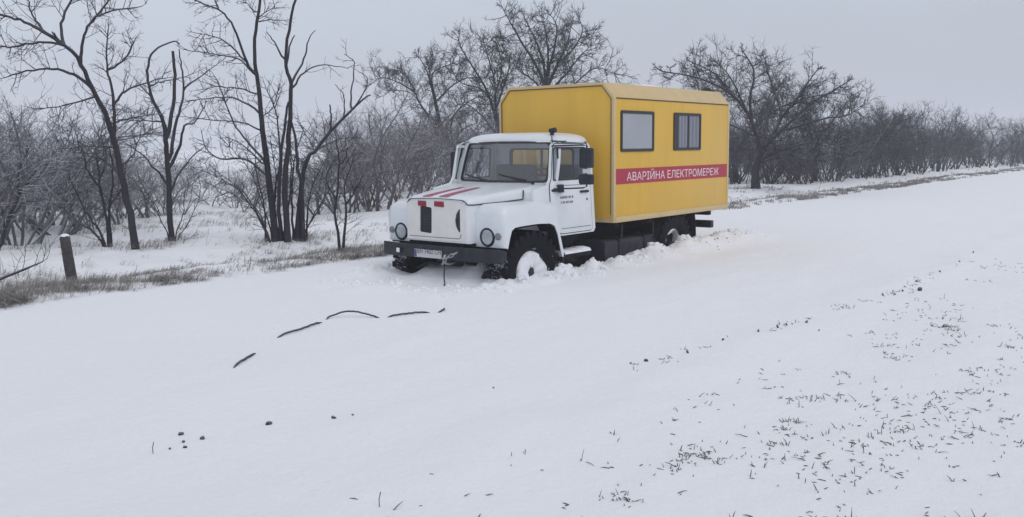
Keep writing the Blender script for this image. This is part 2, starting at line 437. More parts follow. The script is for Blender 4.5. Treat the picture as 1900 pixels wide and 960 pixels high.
# ------------------------------------------------------------------ the truck
def build_truck():
    T = empty('utility_truck', (0, 0, 0))
    tag(T, 'white bonneted truck with a yellow box body and red lettered stripe, stuck in deep snow', 'truck')
    # ---- chassis
    c = MB()
    for s in (-1, 1):
        c.box(-5.45, 0.72, s * 0.42 - 0.04, s * 0.42 + 0.04, 0.72, 0.93)
    for x in (-5.3, -4.4, -3.0, -1.9, -0.9): c.box(x - 0.05, x + 0.05, -0.40, 0.40, 0.745, 0.905)
    for x in (-5.3, -4.35, -3.2, -2.2): c.box(x - 0.05, x + 0.05, -1.0, 1.0, 0.94, 1.03)
    c.build('chassis_frame', CHASSIS, T, fix=True, bevel=0.008)
    for x in (0, -3.93):
        a = MB()
        a.tube([(x, -0.8, 0.5), (x, -0.25, 0.5), (x, 0, 0.5), (x, 0.25, 0.5), (x, 0.8, 0.5)], [0.06, 0.065, 0.2, 0.065, 0.06], 12)
        for s in (-1, 1):
            a.tube([(x + 0.62, s * 0.42, 0.66), (x + 0.3, s * 0.42, 0.57), (x, s * 0.42, 0.55), (x - 0.3, s * 0.42, 0.57), (x - 0.62, s * 0.42, 0.66)], 0.045, 4)
        a.build('axle', CHASSIS, T)
    l = MB(); l.tube([(0.52, -0.62, 0.50), (0.62, -0.30, 0.60), (0.66, 0.35, 0.62)], 0.028, 6); l.tube([(0.55, 0.62, 0.42), (0.60, 0.72, 0.52), (0.5, 0.80, 0.5)], 0.04, 6)
    l.build('steering_linkage', CHASSIS, T)
    eb = MB(); eb.box(-0.45, 0.62, -0.34, 0.34, 0.74, 1.30); eb.build('engine_block', CHASSIS, T, fix=True, bevel=0.04)
    # ---- wheels
    def wheel(x, y, side, steer=0.0, snow=True):
        g = MB(); o = (0, 0, 0); W = 0.17; Rr = 0.575
        prof = [(0.30, -W * .75), (0.36, -W * .98), (0.46, -W), (0.525, -W * .93), (0.548, -W * .80), (0.55, 0), (0.548, W * .80), (0.525, W * .93), (0.46, W), (0.36, W * .98), (0.30, W * .75), (0.30, -W * .75)]
        g.lathe([(r, a) for r, a in prof], o, 'y', 48)
        for k in range(26):
            for sg in (-1, 1):
                a = 2 * math.pi * (k + (0.5 if sg > 0 else 0)) / 26
                ca, sa = math.cos(a), math.sin(a); hw = 0.036
                def fn(u, v, w, ca=ca, sa=sa):
                    rr = 0.525 + w; tx = u
                    return (rr * ca - tx * sa, v, rr * sa + tx * ca)
                o_ = [(-hw, sg * 0.012), (hw, sg * 0.012), (hw + 0.02, sg * 0.165), (-hw + 0.02, sg * 0.165)]
                g.prism(o_, fn, 0.0, 0.045)
                def fs(u, v, w, ca=ca, sa=sa, sg=sg):
                    rr = v
                    return (rr * ca - u * sa, sg * (0.155 + w), rr * sa + u * ca)
                g.prism([(-hw, 0.47), (hw, 0.47), (hw + .01, 0.56), (-hw + .01, 0.56)], fs, 0.0, 0.018)
        w = empty('wheel', (x, y, 0.5)); w.parent = T; w.rotation_euler = (0, 0, steer)
        g.build('tyre', TYRE if x > -1 else RUBBER, w, fix=True)
        m_ = MB(); sd = side
        m_.lathe([(0.0, 0.02), (0.11, 0.02), (0.13, 0.0), (0.2, -0.03), (0.25, 0.02), (0.29, 0.11), (0.305, 0.125), (0.31, 0.10), (0.30, -0.1), (0.0, -0.1)] if sd > 0 else [(0.0, -0.02), (0.11, -0.02), (0.13, 0.0), (0.2, 0.03), (0.25, -0.02), (0.29, -0.11), (0.305, -0.125), (0.31, -0.10), (0.30, 0.1), (0.0, 0.1)], (0, 0, 0), 'y', 32)
        m_.lathe([(0.0, sd * 0.12), (0.07, sd * 0.12), (0.085, sd * 0.10), (0.085, 0.0)], (0, 0, 0), 'y', 16)
        for k in range(6):
            a = 2 * math.pi * k / 6
            m_.tube([(0.135 * math.cos(a), 0, 0.135 * math.sin(a)), (0.135 * math.cos(a), sd * 0.035, 0.135 * math.sin(a))], 0.016, 6)
        m_.build('rim', TANKM, w, fix=True)
        if snow:
            q = MB(); rs = random.Random(int(x * 10) + 5); secs = []
            N = 40
            ph = [rs.uniform(0, 6.28) for _ in range(8)]
            def wob(a): return sum(math.sin(a * (k + 2) + ph[k]) / (k + 2) for k in range(8))
            for r, yy in (((0.302, 0.02), (0.30, 0.10), (0.27, 0.155), (0.20, 0.165), (0.13, 0.155), (0.07, 0.13), (0.05, 0.05)) if x > -1 else ((0.302, 0.02), (0.30, 0.10), (0.285, 0.128), (0.262, 0.125), (0.245, 0.08), (0.24, 0.0))):
                ring = []
                for j in range(N):
                    a = 2 * math.pi * j / N; k = 1 + 0.17 * wob(a + r * 7) * (1 if r < 0.3 else 0.2)
                    ring.append((r * k * math.cos(a), sd * (yy + 0.028 * wob(a + r * 14)), r * k * math.sin(a)))
                secs.append(ring)
            q.loft(secs, cap=False)
            q.build('packed_snow', SNOWP, w, smooth=60)
        return w
    wheel(0, 0.90, 1, R(-4)); wheel(0, -0.90, -1, R(-4), False)
    wheel(-3.93, 0.90, 1); wheel(-3.93, -0.90, -1, 0, False)
    # ---- bumper with plate, lamp, tow hook
    b = MB()
    def fb(y, z, w): return (0.80 - 0.10 * max(0, (abs(y) - 0.75)) ** 1.2 * 2.2 + w, y, z)
    ys_ = [-1.075, -0.98, -0.85, -0.72, -0.4, 0, 0.4, 0.72, 0.85, 0.98, 1.075]
    secs = []
    for y in ys_:
        secs.append([fb(y, 0.69, 0), fb(y, 0.875, 0), fb(y, 0.875, -0.02), fb(y, 0.84, -0.16), fb(y, 0.72, -0.16), fb(y, 0.69, -0.02)])
    b.loft(secs)
    bp = b.build('bumper', BLACKP, T, fix=True, bevel=0.008)
    p = MB(); p.box(0.803, 0.812, -0.39, 0.115, 0.70, 0.81); p.box(0.812, 0.814, -0.385, -0.35, 0.706, 0.804, 1)
    pl = p.build('license_plate', [PLATEW, mat('plate_blue_band', (0.05, 0.07, 0.22), 0.5)], bp)
    text_on('plate_text', 'ВН 7402 СН', pl, PLATEB, (0.8155, -0.115, 0.7545), (0, 1, 0), (0, 0, 1), 0.44, 0.066, bold=0.004)
    f = MB(); f.box(0.80, 0.83, -0.735, -0.655, 0.735, 0.815); f.box(0.83, 0.835, -0.725, -0.665, 0.745, 0.805, 1)
    f.build('fog_lamp', [BLACKP, mat('fog_lens', (0.82, 0.82, 0.84), 0.3)], bp)
    h = MB()
    for y in (0.24,):
        h.tube([(0.66, y, 0.66), (0.80, y, 0.64), (0.88, y, 0.665), (0.90, y, 0.715), (0.87, y, 0.755), (0.82, y, 0.75)], 0.022, 8)
    h.build('tow_hook', STEEL, T)
    # bumper infill below the grille
    g = MB(); g.box(0.55, 0.70, -0.60, 0.60, 0.86, 0.925); g.build('bumper_bracket', CHASSIS, T, fix=True, bevel=0.01)
    # ---- hood: one shell with a lid line
    hd = MB(); secs = []
    def hsec(x, hw, zt, zb, r):
        pts = [(x, hw, zb), (x, hw + 0.004, (zb + zt - r) / 2), (x, hw, zt - r)]
        for k in range(1, 6):
            a = R(90 * k / 5); pts.append((x, hw - r + r * math.cos(a), zt - r + r * math.sin(a)))
        for q in (0.6, 0.3, 0.0, -0.3, -0.6): pts.append((x, (hw - r) * q, zt + 0.022 * (1 - q * q)))
        for k in range(0, 5):
            a = R(90 + 90 * k / 5); pts.append((x, -hw + r + r * math.cos(a), zt - r + r * math.sin(a)))
        pts += [(x, -hw, zt - r), (x, -hw - 0.004, (zb + zt - r) / 2), (x, -hw, zb)]
        return pts
    for x, hw, zt, zb, r in ((-0.52, 0.80, 1.655, 0.96, 0.07), (-0.2, 0.765, 1.625, 0.96, 0.07), (0.2, 0.70, 1.585, 0.95, 0.07), (0.5, 0.635, 1.55, 0.94, 0.07), (0.66, 0.595, 1.528, 0.93, 0.07), (0.735, 0.575, 1.512, 0.92, 0.075), (0.765, 0.555, 1.49, 0.925, 0.08), (0.778, 0.52, 1.46, 0.95, 0.085)):
        secs.append(hsec(x, hw, zt, zb, r))
    hd.loft(secs)
    hood = hd.build('hood', WHITE, T, fix=True, smooth=50)
    sm = MB()
    for s in (-1, 1):
        sm.tube([(0.765, s * 0.562, 1.44), (0.70, s * 0.588, 1.435), (0.5, s * 0.642, 1.445), (0.2, s * 0.706, 1.455), (-0.15, s * 0.765, 1.475), (-0.16, s * 0.768, 1.55), (-0.17, s * 0.765, 1.60)], 0.009, 5)
        sm.tube([(0.775, s * 0.47, 1.50), (0.772, s * 0.52, 1.478), (0.765, s * 0.555, 1.44)], 0.008, 5)
    sm.tube([(0.782, -0.47, 1.50), (0.785, 0, 1.515), (0.782, 0.47, 1.50)], 0.006, 5)
    sm.build('lid_seam', SEAM, hood)
    def htop(x):   # height of the hood's top line
        return float(np.interp(x, [-0.52, -0.2, 0.2, 0.5, 0.66, 0.735], [1.655, 1.625, 1.585, 1.55, 1.528, 1.512]))
    for y in (-0.21, 0.10):
        st_ = MB(); xs = [0.74, 0.66, 0.56, 0.46, 0.36, 0.24, 0.12, 0.0]
        top = [(x, htop(x) + 0.027) for x in xs]
        hw = [0.085 - 0.045 * i / (len(xs) - 1) for i in range(len(xs))]      # the stripes narrow towards the windscreen
        rows = [[(x, y + q * hw[i], z - 0.022 * ((y + q * hw[i]) / 0.6) ** 2) for i, (x, z) in enumerate(top)] for q in (-1, 0, 1)]
        for i in range(len(xs) - 1):
            for q in range(2): st_.face([rows[q][i], rows[q][i + 1], rows[q + 1][i + 1], rows[q + 1][i]])
        st_.build('stripe', PINK, hood)
    # quilted cover over the grille
    gc = MB()
    def fg(y, z, w): return (0.782 + 0.02 * (1 - (y / 0.55) ** 2) + w, y, z)
    ho1 = round_poly([(-0.285, 1.05), (-0.055, 1.035), (-0.045, 1.39), (-0.27, 1.41)], 0.03)
    ho2 = [(0.455, 1.07), (0.455, 1.39), (0.43, 1.375), (0.385, 1.31), (0.365, 1.23), (0.38, 1.15), (0.42, 1.085)]
    ys2 = np.linspace(-0.535, 0.535, 13)
    outl = [(y, 0.955) for y in ys2] + [(0.535, 1.44)] + [(y, 1.485 - 0.03 * (abs(y) / 0.535) ** 4) for y in ys2[::-1][1:-1]] + [(-0.535, 1.44)]
    gc.plate(outl, [ho1, ho2], fg, -0.01, 0.012)
    cov = gc.build('grille_cover', QUILT, T, fix=True, smooth=50)
    for hole, nm in ((ho1, 'grille_slot'), (ho2, 'grille_slot')):
        k = MB(); ys3 = [q[0] for q in hole]; zs3 = [q[1] for q in hole]
        k.box(0.783, 0.789, min(ys3) - .02, max(ys3) + .02, min(zs3) - .02, max(zs3) + .02)
        for j in range(9):
            z = min(zs3) + (j + .5) * (max(zs3) - min(zs3)) / 9
            k.tube([(0.792, min(ys3), z), (0.792, max(ys3), z)], 0.006, 4)
        k.build(nm, BLACKP, cov)
    k = MB(); k.tube([fg(y, 0.99, 0.014) for y in np.linspace(-0.49, 0.44, 9)] + [fg(0.465, 1.01, 0.014), fg(0.465, 1.05, 0.014)], 0.004, 4); k.build('cover_stitch', SEAM, cov)
    for y0, y1 in ((-0.30, -0.145), (0.01, 0.18)):
        k = MB(); k.prism([(y0, 1.408), (y1, 1.400), (y1, 1.475), (y0, 1.478)], fg, 0.011, 0.024); k.build('red_mark', REDDARK, cov, fix=True, bevel=0.004)
    # ---- front fenders
    for s in (-1, 1):
        fp = [(0.645, 0.885), (0.66, 1.10), (0.665, 1.33), (0.625, 1.41), (0.53, 1.445), (0.25, 1.455), (-0.20, 1.46), (-0.50, 1.44), (-0.515, 1.25), (-0.56, 1.06), (-0.675, 0.70), (-0.665, 0.645), (-0.635, 0.655), (-0.60, 0.75), (-0.53, 0.98), (-0.46, 1.10), (-0.36, 1.14), (-0.10, 1.155), (0.22, 1.15), (0.42, 1.14), (0.49, 1.105), (0.53, 1.01), (0.575, 0.87)]
        fm = MB(); secs = []
        # inner to outer, the outer shoulder rolled over
        for y, drop, inset in ((0.53, 0, 0), (0.86, 0.005, 0), (0.99, 0.012, 0.003), (1.045, 0.035, 0.012), (1.075, 0.08, 0.03), (1.085, 0.13, 0.05)):
            ring = []
            for i, (x, z) in enumerate(fp):
                top = 1 if 2 <= i <= 8 else 0
                zz = max(z - drop * top, 1.19) if top else z
                xx = x - inset * (1 if 0 <= i <= 4 else 0)
                if i in (21, 22): xx = min(xx, xx - 0 * inset)
                ring.append((xx, s * y, zz))
            secs.append(ring)
        fm.loft(secs)
        fd = fm.build('front_fender', WHITE, T, fix=True, smooth=50)
        # wheel-arch liner
        ln = MB()
        arch = [(0.565, 0.86), (0.515, 1.0), (0.475, 1.09), (0.41, 1.125), (0.22, 1.138), (-0.10, 1.143), (-0.36, 1.128), (-0.45, 1.088), (-0.52, 0.97), (-0.59, 0.75)]
        ln.loft([[(x, s * 0.54, z - .008) for x, z in arch], [(x, s * 1.083, z - .008) for x, z in arch]], cap=False, closed=False)
        ln.build('arch_liner', CHASSIS, fd)
        sq = MB()   # pressed outline of the lamp pod
        sq.tube([(0.655, s * 0.66, 1.15), (0.66, s * 0.66, 1.24), (0.645, s * 0.68, 1.30)], 0.004, 4)
        sq.tube([(0.47, s * 0.93, 1.43), (0.52, s * 0.98, 1.395), (0.545, s * 1.02, 1.34), (0.55, s * 1.045, 1.29)], 0.004, 4)
        sq.build('pressed_line', SEAM, fd)
        # headlight
        hl = MB(); o = (0.655, s * 0.80, 1.02)
        hl.lathe([(0.098, -0.03), (0.128, -0.02), (0.130, 0.0), (0.112, 0.02), (0.098, 0.012), (0.096, -0.01)], o, 'x', 28)
        hh = hl.build('headlight', BLACKP, fd, fix=True, smooth=50)
        k = MB(); k.lathe([(0.0, -0.035), (0.045, -0.028), (0.098, 0.004)], o, 'x', 24); k.lathe([(0.0, 0.0), (0.018, -0.004), (0.018, -0.04)], o, 'x', 10); k.build('reflector', CHROME, hh, smooth=60)
        k = MB(); k.lathe([(0.0, 0.026), (0.05, 0.022), (0.099, 0.010)], o, 'x', 24); k.build('lens', LAMPG, hh, smooth=60)
        o = (0.652, s * 0.985, 1.035)
        k = MB(); k.lathe([(0.046, -0.05), (0.048, 0.014), (0.040, 0.024), (0.0, 0.028)], o, 'x', 20); k.lathe([(0.020, 0.024), (0.020, 0.030), (0.0, 0.031)], o, 'x', 12)
        k.build('indicator_lamp', AMBER, fd, smooth=40)
    # ---- cab
    def ysd(z): return 0.985 - 0.062 * (z - 0.95)
    cab = empty('cab', (0, 0, 0)); cab.parent = T
    door_op = round_poly([(-0.525, 1.07), (-0.52, 1.66), (-0.575, 1.74), (-0.655, 2.235), (-1.50, 2.235), (-1.545, 2.10), (-1.545, 0.985), (-1.50, 0.955), (-0.76, 0.955), (-0.66, 0.985)], 0.05)
    shell = [(-0.15, 1.16), (-0.16, 1.60), (-0.50, 1.655), (-0.585, 1.70), (-0.725, 2.245), (-0.80, 2.268), (-1.48, 2.268), (-1.57, 2.22), (-1.625, 2.12), (-1.63, 0.985), (-1.58, 0.93), (-0.77, 0.93), (-0.62, 1.0), (-0.54, 1.10), (-0.5, 1.16)]
    for s in (-1, 1):
        fn = lambda a, b_, w, s=s: (a, s * (ysd(b_) + w), b_)
        k = MB(); k.plate(shell, [door_op], fn, -0.05, 0.0); k.build('side_shell', WHITE, cab, fix=True, bevel=0.012)
        d_out = round_poly([(-0.535, 1.075), (-0.53, 1.66), (-0.585, 1.74), (-0.662, 2.226), (-1.495, 2.226), (-1.535, 2.10), (-1.535, 0.99), (-1.495, 0.964), (-0.765, 0.964), (-0.665, 0.994)], 0.05)
        win = round_poly([(-0.605, 1.712), (-0.655, 2.185), (-1.44, 2.185), (-1.465, 2.14), (-1.465, 1.712)], 0.035)
        k = MB(); k.plate(d_out, [win], fn, -0.035, 0.008); dr = k.build('door', WHITE, cab, fix=True, bevel=0.006)
        k = MB(); w2 = round_poly([(-0.628, 1.732), (-0.675, 2.165), (-1.43, 2.165), (-1.447, 2.13), (-1.447, 1.732)], 0.03)
        k.plate(win, [w2], fn, -0.02, 0.012); k.tube([fn(-0.765, 1.725, -0.002), fn(-0.775, 2.175, -0.002)], 0.012, 6); k.build('window_seal', WFRAME, dr, fix=True)
        k = MB(); k.face([fn(a, b_, -0.008) for a, b_ in w2]); k.build('door_window', SIDEGL, dr)
        k = MB(); k.box(-1.46, -1.25, s * (ysd(1.54) + 0.012), s * (ysd(1.54) + 0.035), 1.52, 1.555); k.build('handle', BLACKP, dr, fix=True, bevel=0.008)
        k = MB(); k.box(-1.435, -1.415, s * (ysd(1.43) + 0.008), s * (ysd(1.43) + 0.02), 1.405, 1.44); k.build('lock', WFRAME, dr, fix=True, bevel=0.004)
        # door gap and crease
        k = MB()
        k.tube([fn(a, b_, 0.001) for a, b_ in round_poly([(-0.53, 1.072), (-0.525, 1.66), (-0.58, 1.74), (-0.658, 2.231), (-1.498, 2.231), (-1.54, 2.10), (-1.54, 0.987), (-1.497, 0.959), (-0.762, 0.959), (-0.662, 0.99)], 0.05)] , 0.0065, 4)
        k.tube([fn(-0.68, 1.645, 0.010), fn(-1.52, 1.635, 0.010)], 0.004, 4)
        k.tube([fn(-0.76, 1.03, 0.010), fn(-1.50, 1.03, 0.010)], 0.004, 4)
        k.tube([fn(-0.66, 2.262, 0.003), fn(-1.38, 2.266, 0.003), fn(-1.48, 2.25, 0.003), fn(-1.52, 2.18, 0.003)], 0.010, 5)
        k.build('door_seam', SEAM, dr)
        if s > 0:
            k = MB(); rr = random.Random(4)
            for z, x0, x1 in ((1.475, -0.76, -1.05), (1.405, -0.77, -1.05)):
                x = x0
                while x > x1:
                    L = rr.uniform(0.014, 0.034)
                    k.prism([(x, z - 0.018), (x - L, z - 0.018), (x - L, z + rr.uniform(0.006, 0.018)), (x, z + 0.015)], fn, 0.008, 0.011); x -= L + rr.choice((0.008, 0.010, 0.026))
            k.build('small_print', DARKTXT, dr)
        # fuel-filler like cap on the cowl side
        if s > 0:
            k = MB(); k.prism(rrect(-0.255, -0.175, 1.285, 1.375, 0.02), lambda a, b_, w: (a, ysd(b_) + w, b_), 0.0, 0.03); k.build('side_repeater', BLACKP, cab, fix=True, bevel=0.006)
        k = MB(); k.tube([(-0.55, s * 0.93, 1.58), (-0.72, s * 1.02, 1.58), (-0.73, s * 1.02, 1.62)], 0.02, 6)
        k.prism(rrect(-0.81, -0.70, 1.545, 1.66, 0.02), lambda a, b_, w, s=s: (a, s * (ysd(b_) + w), b_), 0.01, 0.05); k.build('mirror_bracket', BLACKP, cab, fix=True)
    # windscreen frame
    def fw(y, z, w): return (-0.585 - (z - 1.68) * 0.30 + w - 0.10 * (y / 0.9) ** 2 * 1.0 + 0.03, y, z)
    out_ = [(-0.955, 1.645), (-0.5, 1.648), (0, 1.65), (0.5, 1.648), (0.955, 1.645), (0.935, 1.98), (0.89, 2.285), (0.5, 2.31), (0, 2.315), (-0.5, 2.31), (-0.89, 2.285), (-0.935, 1.98)]
    hin = round_poly([(-0.825, 1.69), (-0.4, 1.685), (0, 1.683), (0.4, 1.685), (0.825, 1.69), (0.81, 1.98), (0.775, 2.26), (0.4, 2.268), (0, 2.27), (-0.4, 2.268), (-0.775, 2.26), (-0.81, 1.98)], 0.06)
    k = MB(); k.plate(out_, [hin], fw, -0.06, 0.0); wf = k.build('windscreen_frame', WHITE, cab, fix=True, bevel=0.01)
    hin2 = [(y * 0.968, 1.977 + (z - 1.977) * 0.915) for y, z in hin]
    k = MB(); k.plate(hin, [hin2], fw, -0.02, 0.010); k.build('windscreen_seal', WFRAME, wf, fix=True)
    k = MB(); k.plate(hin2, [], fw, -0.008, -0.007); ws = MB()
    N = 12
    for i in range(N):
        y0 = -0.79 + 1.58 * i / N; y1 = -0.79 + 1.58 * (i + 1) / N
        ws.face([fw(y0, 1.70, -0.006), fw(y1, 1.70, -0.006), fw(y1 * .955, 2.255, -0.006), fw(y0 * .955, 2.255, -0.006)])
    ws.build('windshield', GLASS, wf)
    for y0, y1, z1 in ((-0.52, -0.08, 1.755), (0.18, 0.60, 1.765)):
        k = MB(); k.tube([fw(y1, 1.685, 0.02), fw((y1 * .7 + y0 * .3), 1.70, 0.035), fw(y0, z1, 0.03)], 0.009, 5)
        k.tube([fw(y0 - 0.18, z1 + 0.03, 0.022), fw(y0, z1, 0.024), fw(y0 + 0.30, z1 - 0.045, 0.022)], 0.011, 5)
        k.tube([fw(y1, 1.668, -0.01), fw(y1, 1.69, 0.03)], 0.02, 8); k.build('wiper', WFRAME, cab)
    # cowl between hood and windscreen
    k = MB(); k.prism([(-0.17, 1.30), (-0.17, 1.575), (-0.50, 1.652), (-0.60, 1.652), (-0.60, 1.30)], lambda a, b_, w: (a, w, b_), -0.92, 0.92); k.build('cowl', WHITE, cab, fix=True, bevel=0.012)
    # roof: rounded pressed dome
    k = MB(); nu, nv = 40, 9; rings = []
    for j in range(nv + 1):
        ph = (math.pi / 2) * j / nv
        sc = math.cos(ph) ** (2 / 4.2) if j < nv else 0.0; z = 2.255 + 0.145 * math.sin(ph) ** (2 / 2.4)
        ring = []
        for i in range(nu):
            t = 2 * math.pi * i / nu; ct, st_ = math.cos(t), math.sin(t)
            ax = 0.452 * abs(ct) ** (2 / 5) * (1 if ct >= 0 else -1); ay = 0.922 * abs(st_) ** (2 / 6) * (1 if st_ >= 0 else -1)
            x = -1.195 + ax * sc; y = ay * sc
            if ct > 0: x -= 0.02 * (y / 0.92) ** 2 + 0.06 * (z - 2.255) / .145 * (1 if sc > 0.5 else 0)
            ring.append((x, y, z))
        rings.append(ring)
    k.loft(rings); roof = k.build('roof', WHITE, cab, fix=True, smooth=60)
    # rear wall with window
    k = MB(); fr = lambda a, b_, w: (-1.63 + w, a, b_)
    rw = rrect(-0.62, 0.62, 1.74, 2.17, 0.06)
    k.plate([(-0.955, 0.96), (0.955, 0.96), (0.90, 2.12), (0.80, 2.27), (-0.80, 2.27), (-0.90, 2.12)], [rw], fr, 0.0, 0.04); k.build('rear_wall', WHITE, cab, fix=True)
    k = MB(); rw2 = rrect(-0.59, 0.59, 1.77, 2.14, 0.05); k.plate(rw, [rw2], fr, -0.005, 0.048); k.box(-1.632, -1.59, -0.012, 0.012, 1.76, 2.15); k.build('rear_window_seal', WFRAME, cab, fix=True)
    k = MB(); k.face([fr(a, b_, 0.02) for a, b_ in rw2]); k.build('rear_window', GLASS, cab)
    # cabin interior
    k = MB(); k.box(-1.58, -0.20, -0.93, 0.93, 0.965, 1.02); k.box(-0.98, -0.64, -0.92, 0.92, 1.35, 1.645); k.box(-0.70, -0.62, -0.92, 0.92, 1.02, 1.60)
    k.box(-0.82, -0.70, 0.22, 0.62, 1.645, 1.70); k.build('dashboard', INTERIOR, cab, fix=True, bevel=0.02)
    for y0, y1 in ((0.18, 0.72), (-0.80, 0.02)):
        k = MB(); k.box(-1.50, -1.02, y0, y1, 1.28, 1.42); k.box(-1.53, -1.42, y0 + .02, y1 - .02, 1.40, 1.92); k.build('seat', INTERIOR, cab, fix=True, bevel=0.05)
    k = MB(); tor = []
    for i in range(25):
        a = 2 * math.pi * i / 24; tor.append((-0.98 - 0.12 * math.sin(a), 0.42 + 0.21 * math.cos(a), 1.70 + 0.17 * math.sin(a)))
    k.tube(tor, 0.014, 6); k.tube([(-0.98, 0.42, 1.70), (-0.80, 0.42, 1.55)], 0.02, 6); k.tube([(-0.98, 0.21, 1.70), (-0.98, 0.63, 1.70)], 0.012, 5); k.build('steering_wheel', WFRAME, cab)
    k = MB(); k.box(-1.56, -0.80, -0.86, 0.86, 2.262, 2.28); k.build('headlining', HEADLN, cab, fix=True)
    # lamp / aerial base on the roof edge
    k = MB(); k.tube([(-0.90, 0.72, 2.36), (-0.90, 0.72, 2.41)], 0.03, 8); k.tube([(-0.90, 0.68, 2.42), (-0.90, 0.78, 2.425)], [0.03, 0.04], 8); k.tube([(-0.84, 0.76, 2.34), (-0.76, 0.83, 2.24), (-0.70, 0.86, 2.12)], 0.007, 5)
    k.build('roof_lamp', BLACKP, cab)
    # mirrors
    def mirror(x, y0, y1, z0, z1, ya, za):
        m_ = MB(); m_.prism(rrect(y0, y1, z0, z1, 0.03), lambda a, b_, w: (x + w, a, b_), -0.03, 0.05); mm = m_.build('mirror', BLACKP, cab, fix=True, bevel=0.012)
        k_ = MB(); k_.prism(rrect(y0 + .015, y1 - .015, z0 + .015, z1 - .015, 0.02), lambda a, b_, w: (x + w, a, b_), -0.034, -0.031); k_.build('mirror_glass', CHROME, mm)
    mirror(-0.75, 1.325, 1.525, 1.895, 2.17, 1.0, 2.2); mirror(-0.75, 1.315, 1.53, 1.668, 1.81, 1.0, 1.6)
    k = MB(); k.tube([(-0.60, 0.93, 2.20), (-0.74, 1.36, 2.21), (-0.75, 1.42, 2.20), (-0.75, 1.42, 1.64), (-0.74, 1.36, 1.62), (-0.62, 0.95, 1.60)], 0.012, 6); k.build('mirror_arm', BLACKP, cab)
    k = MB(); k.box(-0.765, -0.735, 1.36, 1.50, 1.82, 1.885); k.build('mirror_clamp', WHITE, cab, fix=True, bevel=0.006)
    mirror(-0.85, -1.17, -0.985, 1.72, 2.13, -0.9, 2.1)
    k = MB(); k.tube([(-0.62, -0.90, 2.17), (-0.84, -1.06, 2.18), (-0.84, -1.08, 1.70), (-0.62, -0.95, 1.60)], 0.012, 6); k.build('mirror_arm', BLACKP, cab)
    # ---- steps with snow
    for s in (-1, 1):
        k = MB(); k.box(-1.42, -0.69, s * 0.72, s * 1.04, 0.60, 0.67); k.box(-1.40, -0.71, s * 0.66, s * 0.74, 0.62, 0.95); k.box(-0.74, -0.66, s * 0.80, s * 1.06, 0.44, 0.70)
        for x in (-0.80, -1.34): k.box(x - .03, x + .03, s * 0.44, s * 0.76, 0.66, 0.76)
        sp = k.build('step', CHASSIS, T, fix=True, bevel=0.008)
        k = MB(); secs = []; rr = random.Random(3)
        for i in range(13):
            x = -0.70 - 0.72 * i / 12; hgt = 0.045 + rr.uniform(-.015, .02)
            secs.append([(x, s * 0.75, 0.668), (x, s * 0.77, 0.668 + hgt * .8), (x, s * 0.90, 0.668 + hgt), (x, s * 1.02, 0.668 + hgt * .7), (x, s * 1.05, 0.668)])
        k.loft(secs); k.build('step_snow', SNOWP, sp, fix=True, smooth=70)
    # ---- under-body: tank, locker, brackets, flaps
    k = MB(); k.prism(rrect(0.50, 1.0, 0.34, 0.755, 0.05), lambda a, b_, w: (w, a, b_), -3.42, -1.86); tk = k.build('fuel_tank', TANKM, T, fix=True, smooth=40)
    k = MB()
    for x in (-2.25, -3.0): k.box(x - .02, x + .02, 0.494, 1.006, 0.345, 0.761)
    k.build('tank_strap', CHASSIS, tk, fix=True)
    k = MB(); k.prism(rrect(-1.0, -0.52, 0.40, 0.76, 0.05), lambda a, b_, w: (w, a, b_), -3.2, -1.9); k.build('battery_locker', TANKM, T, fix=True)
    for x in (-2.37, -3.33):
        k = MB(); k.tube([(x, 0.97, 0.745), (x, 0.98, 0.985)], 0.016, 6); k.build('body_stay', TANKM, T)
    for s in (-1, 1):
        k = MB(); k.prism([(0.70, 0.55), (1.05, 0.50), (1.06, 0.86), (1.05, 1.0), (0.70, 1.0)], lambda a, b_, w, s=s: (w - (1.0 - b_) * .12, s * a, b_), -4.64, -4.615); k.build('mud_flap', RUBBER, T, fix=True, bevel=0.004)
        k = MB()  # rear guard
        k.loft([[(-3.93 + r * math.cos(R(a)), s * 0.70, 0.46 + r * math.sin(R(a))) for a in (20, 45, 70, 90, 110, 135, 160) for r in (0.66,)], [(-3.93 + 0.66 * math.cos(R(a)), s * 1.06, 0.46 + 0.66 * min(math.sin(R(a)), 0.86)) for a in (20, 45, 70, 90, 110, 135, 160)]], cap=False, closed=False)
        k.build('rear_guard', CHASSIS, T)
    k = MB(); k.box(-5.50, -5.38, -0.98, 0.98, 0.70, 0.83); k.box(-5.42, -4.95, 0.50, 0.60, 0.72, 0.86); k.box(-5.42, -4.95, -0.60, -0.50, 0.72, 0.86); k.build('rear_bumper', BLACKP, T, fix=True, bevel=0.012)
    for s in (-1, 1):
        k = MB(); k.box(-5.535, -5.50, s * 0.62, s * 0.93, 0.72, 0.81); k.build('tail_lamp', REDDARK, T, fix=True, bevel=0.006)
    # ---- yellow box body
    XF, XR, WH, ZB, ZS, ZR, CH = -1.94, -5.80, 1.10, 1.056, 2.91, 3.135, 0.19
    bx = MB()
    sec = [(WH, ZB), (WH, ZS), (WH - CH, ZR), (-WH + CH, ZR), (-WH, ZS), (-WH, ZB)]
    bx.prism(sec, lambda a, b_, w: (w, a, b_), XR, XF)
    body = bx.build('box_body', YELLOW, T, fix=True, bevel=0.006)
    tr = MB()
    e_ = 0.006; tw = 0.045
    sec2 = [(WH + e_, ZB - 0.02), (WH + e_, ZS + .002), (WH - CH + .003, ZR + e_), (-WH + CH - .003, ZR + e_), (-WH - e_, ZS + .002), (-WH - e_, ZB - 0.02)]
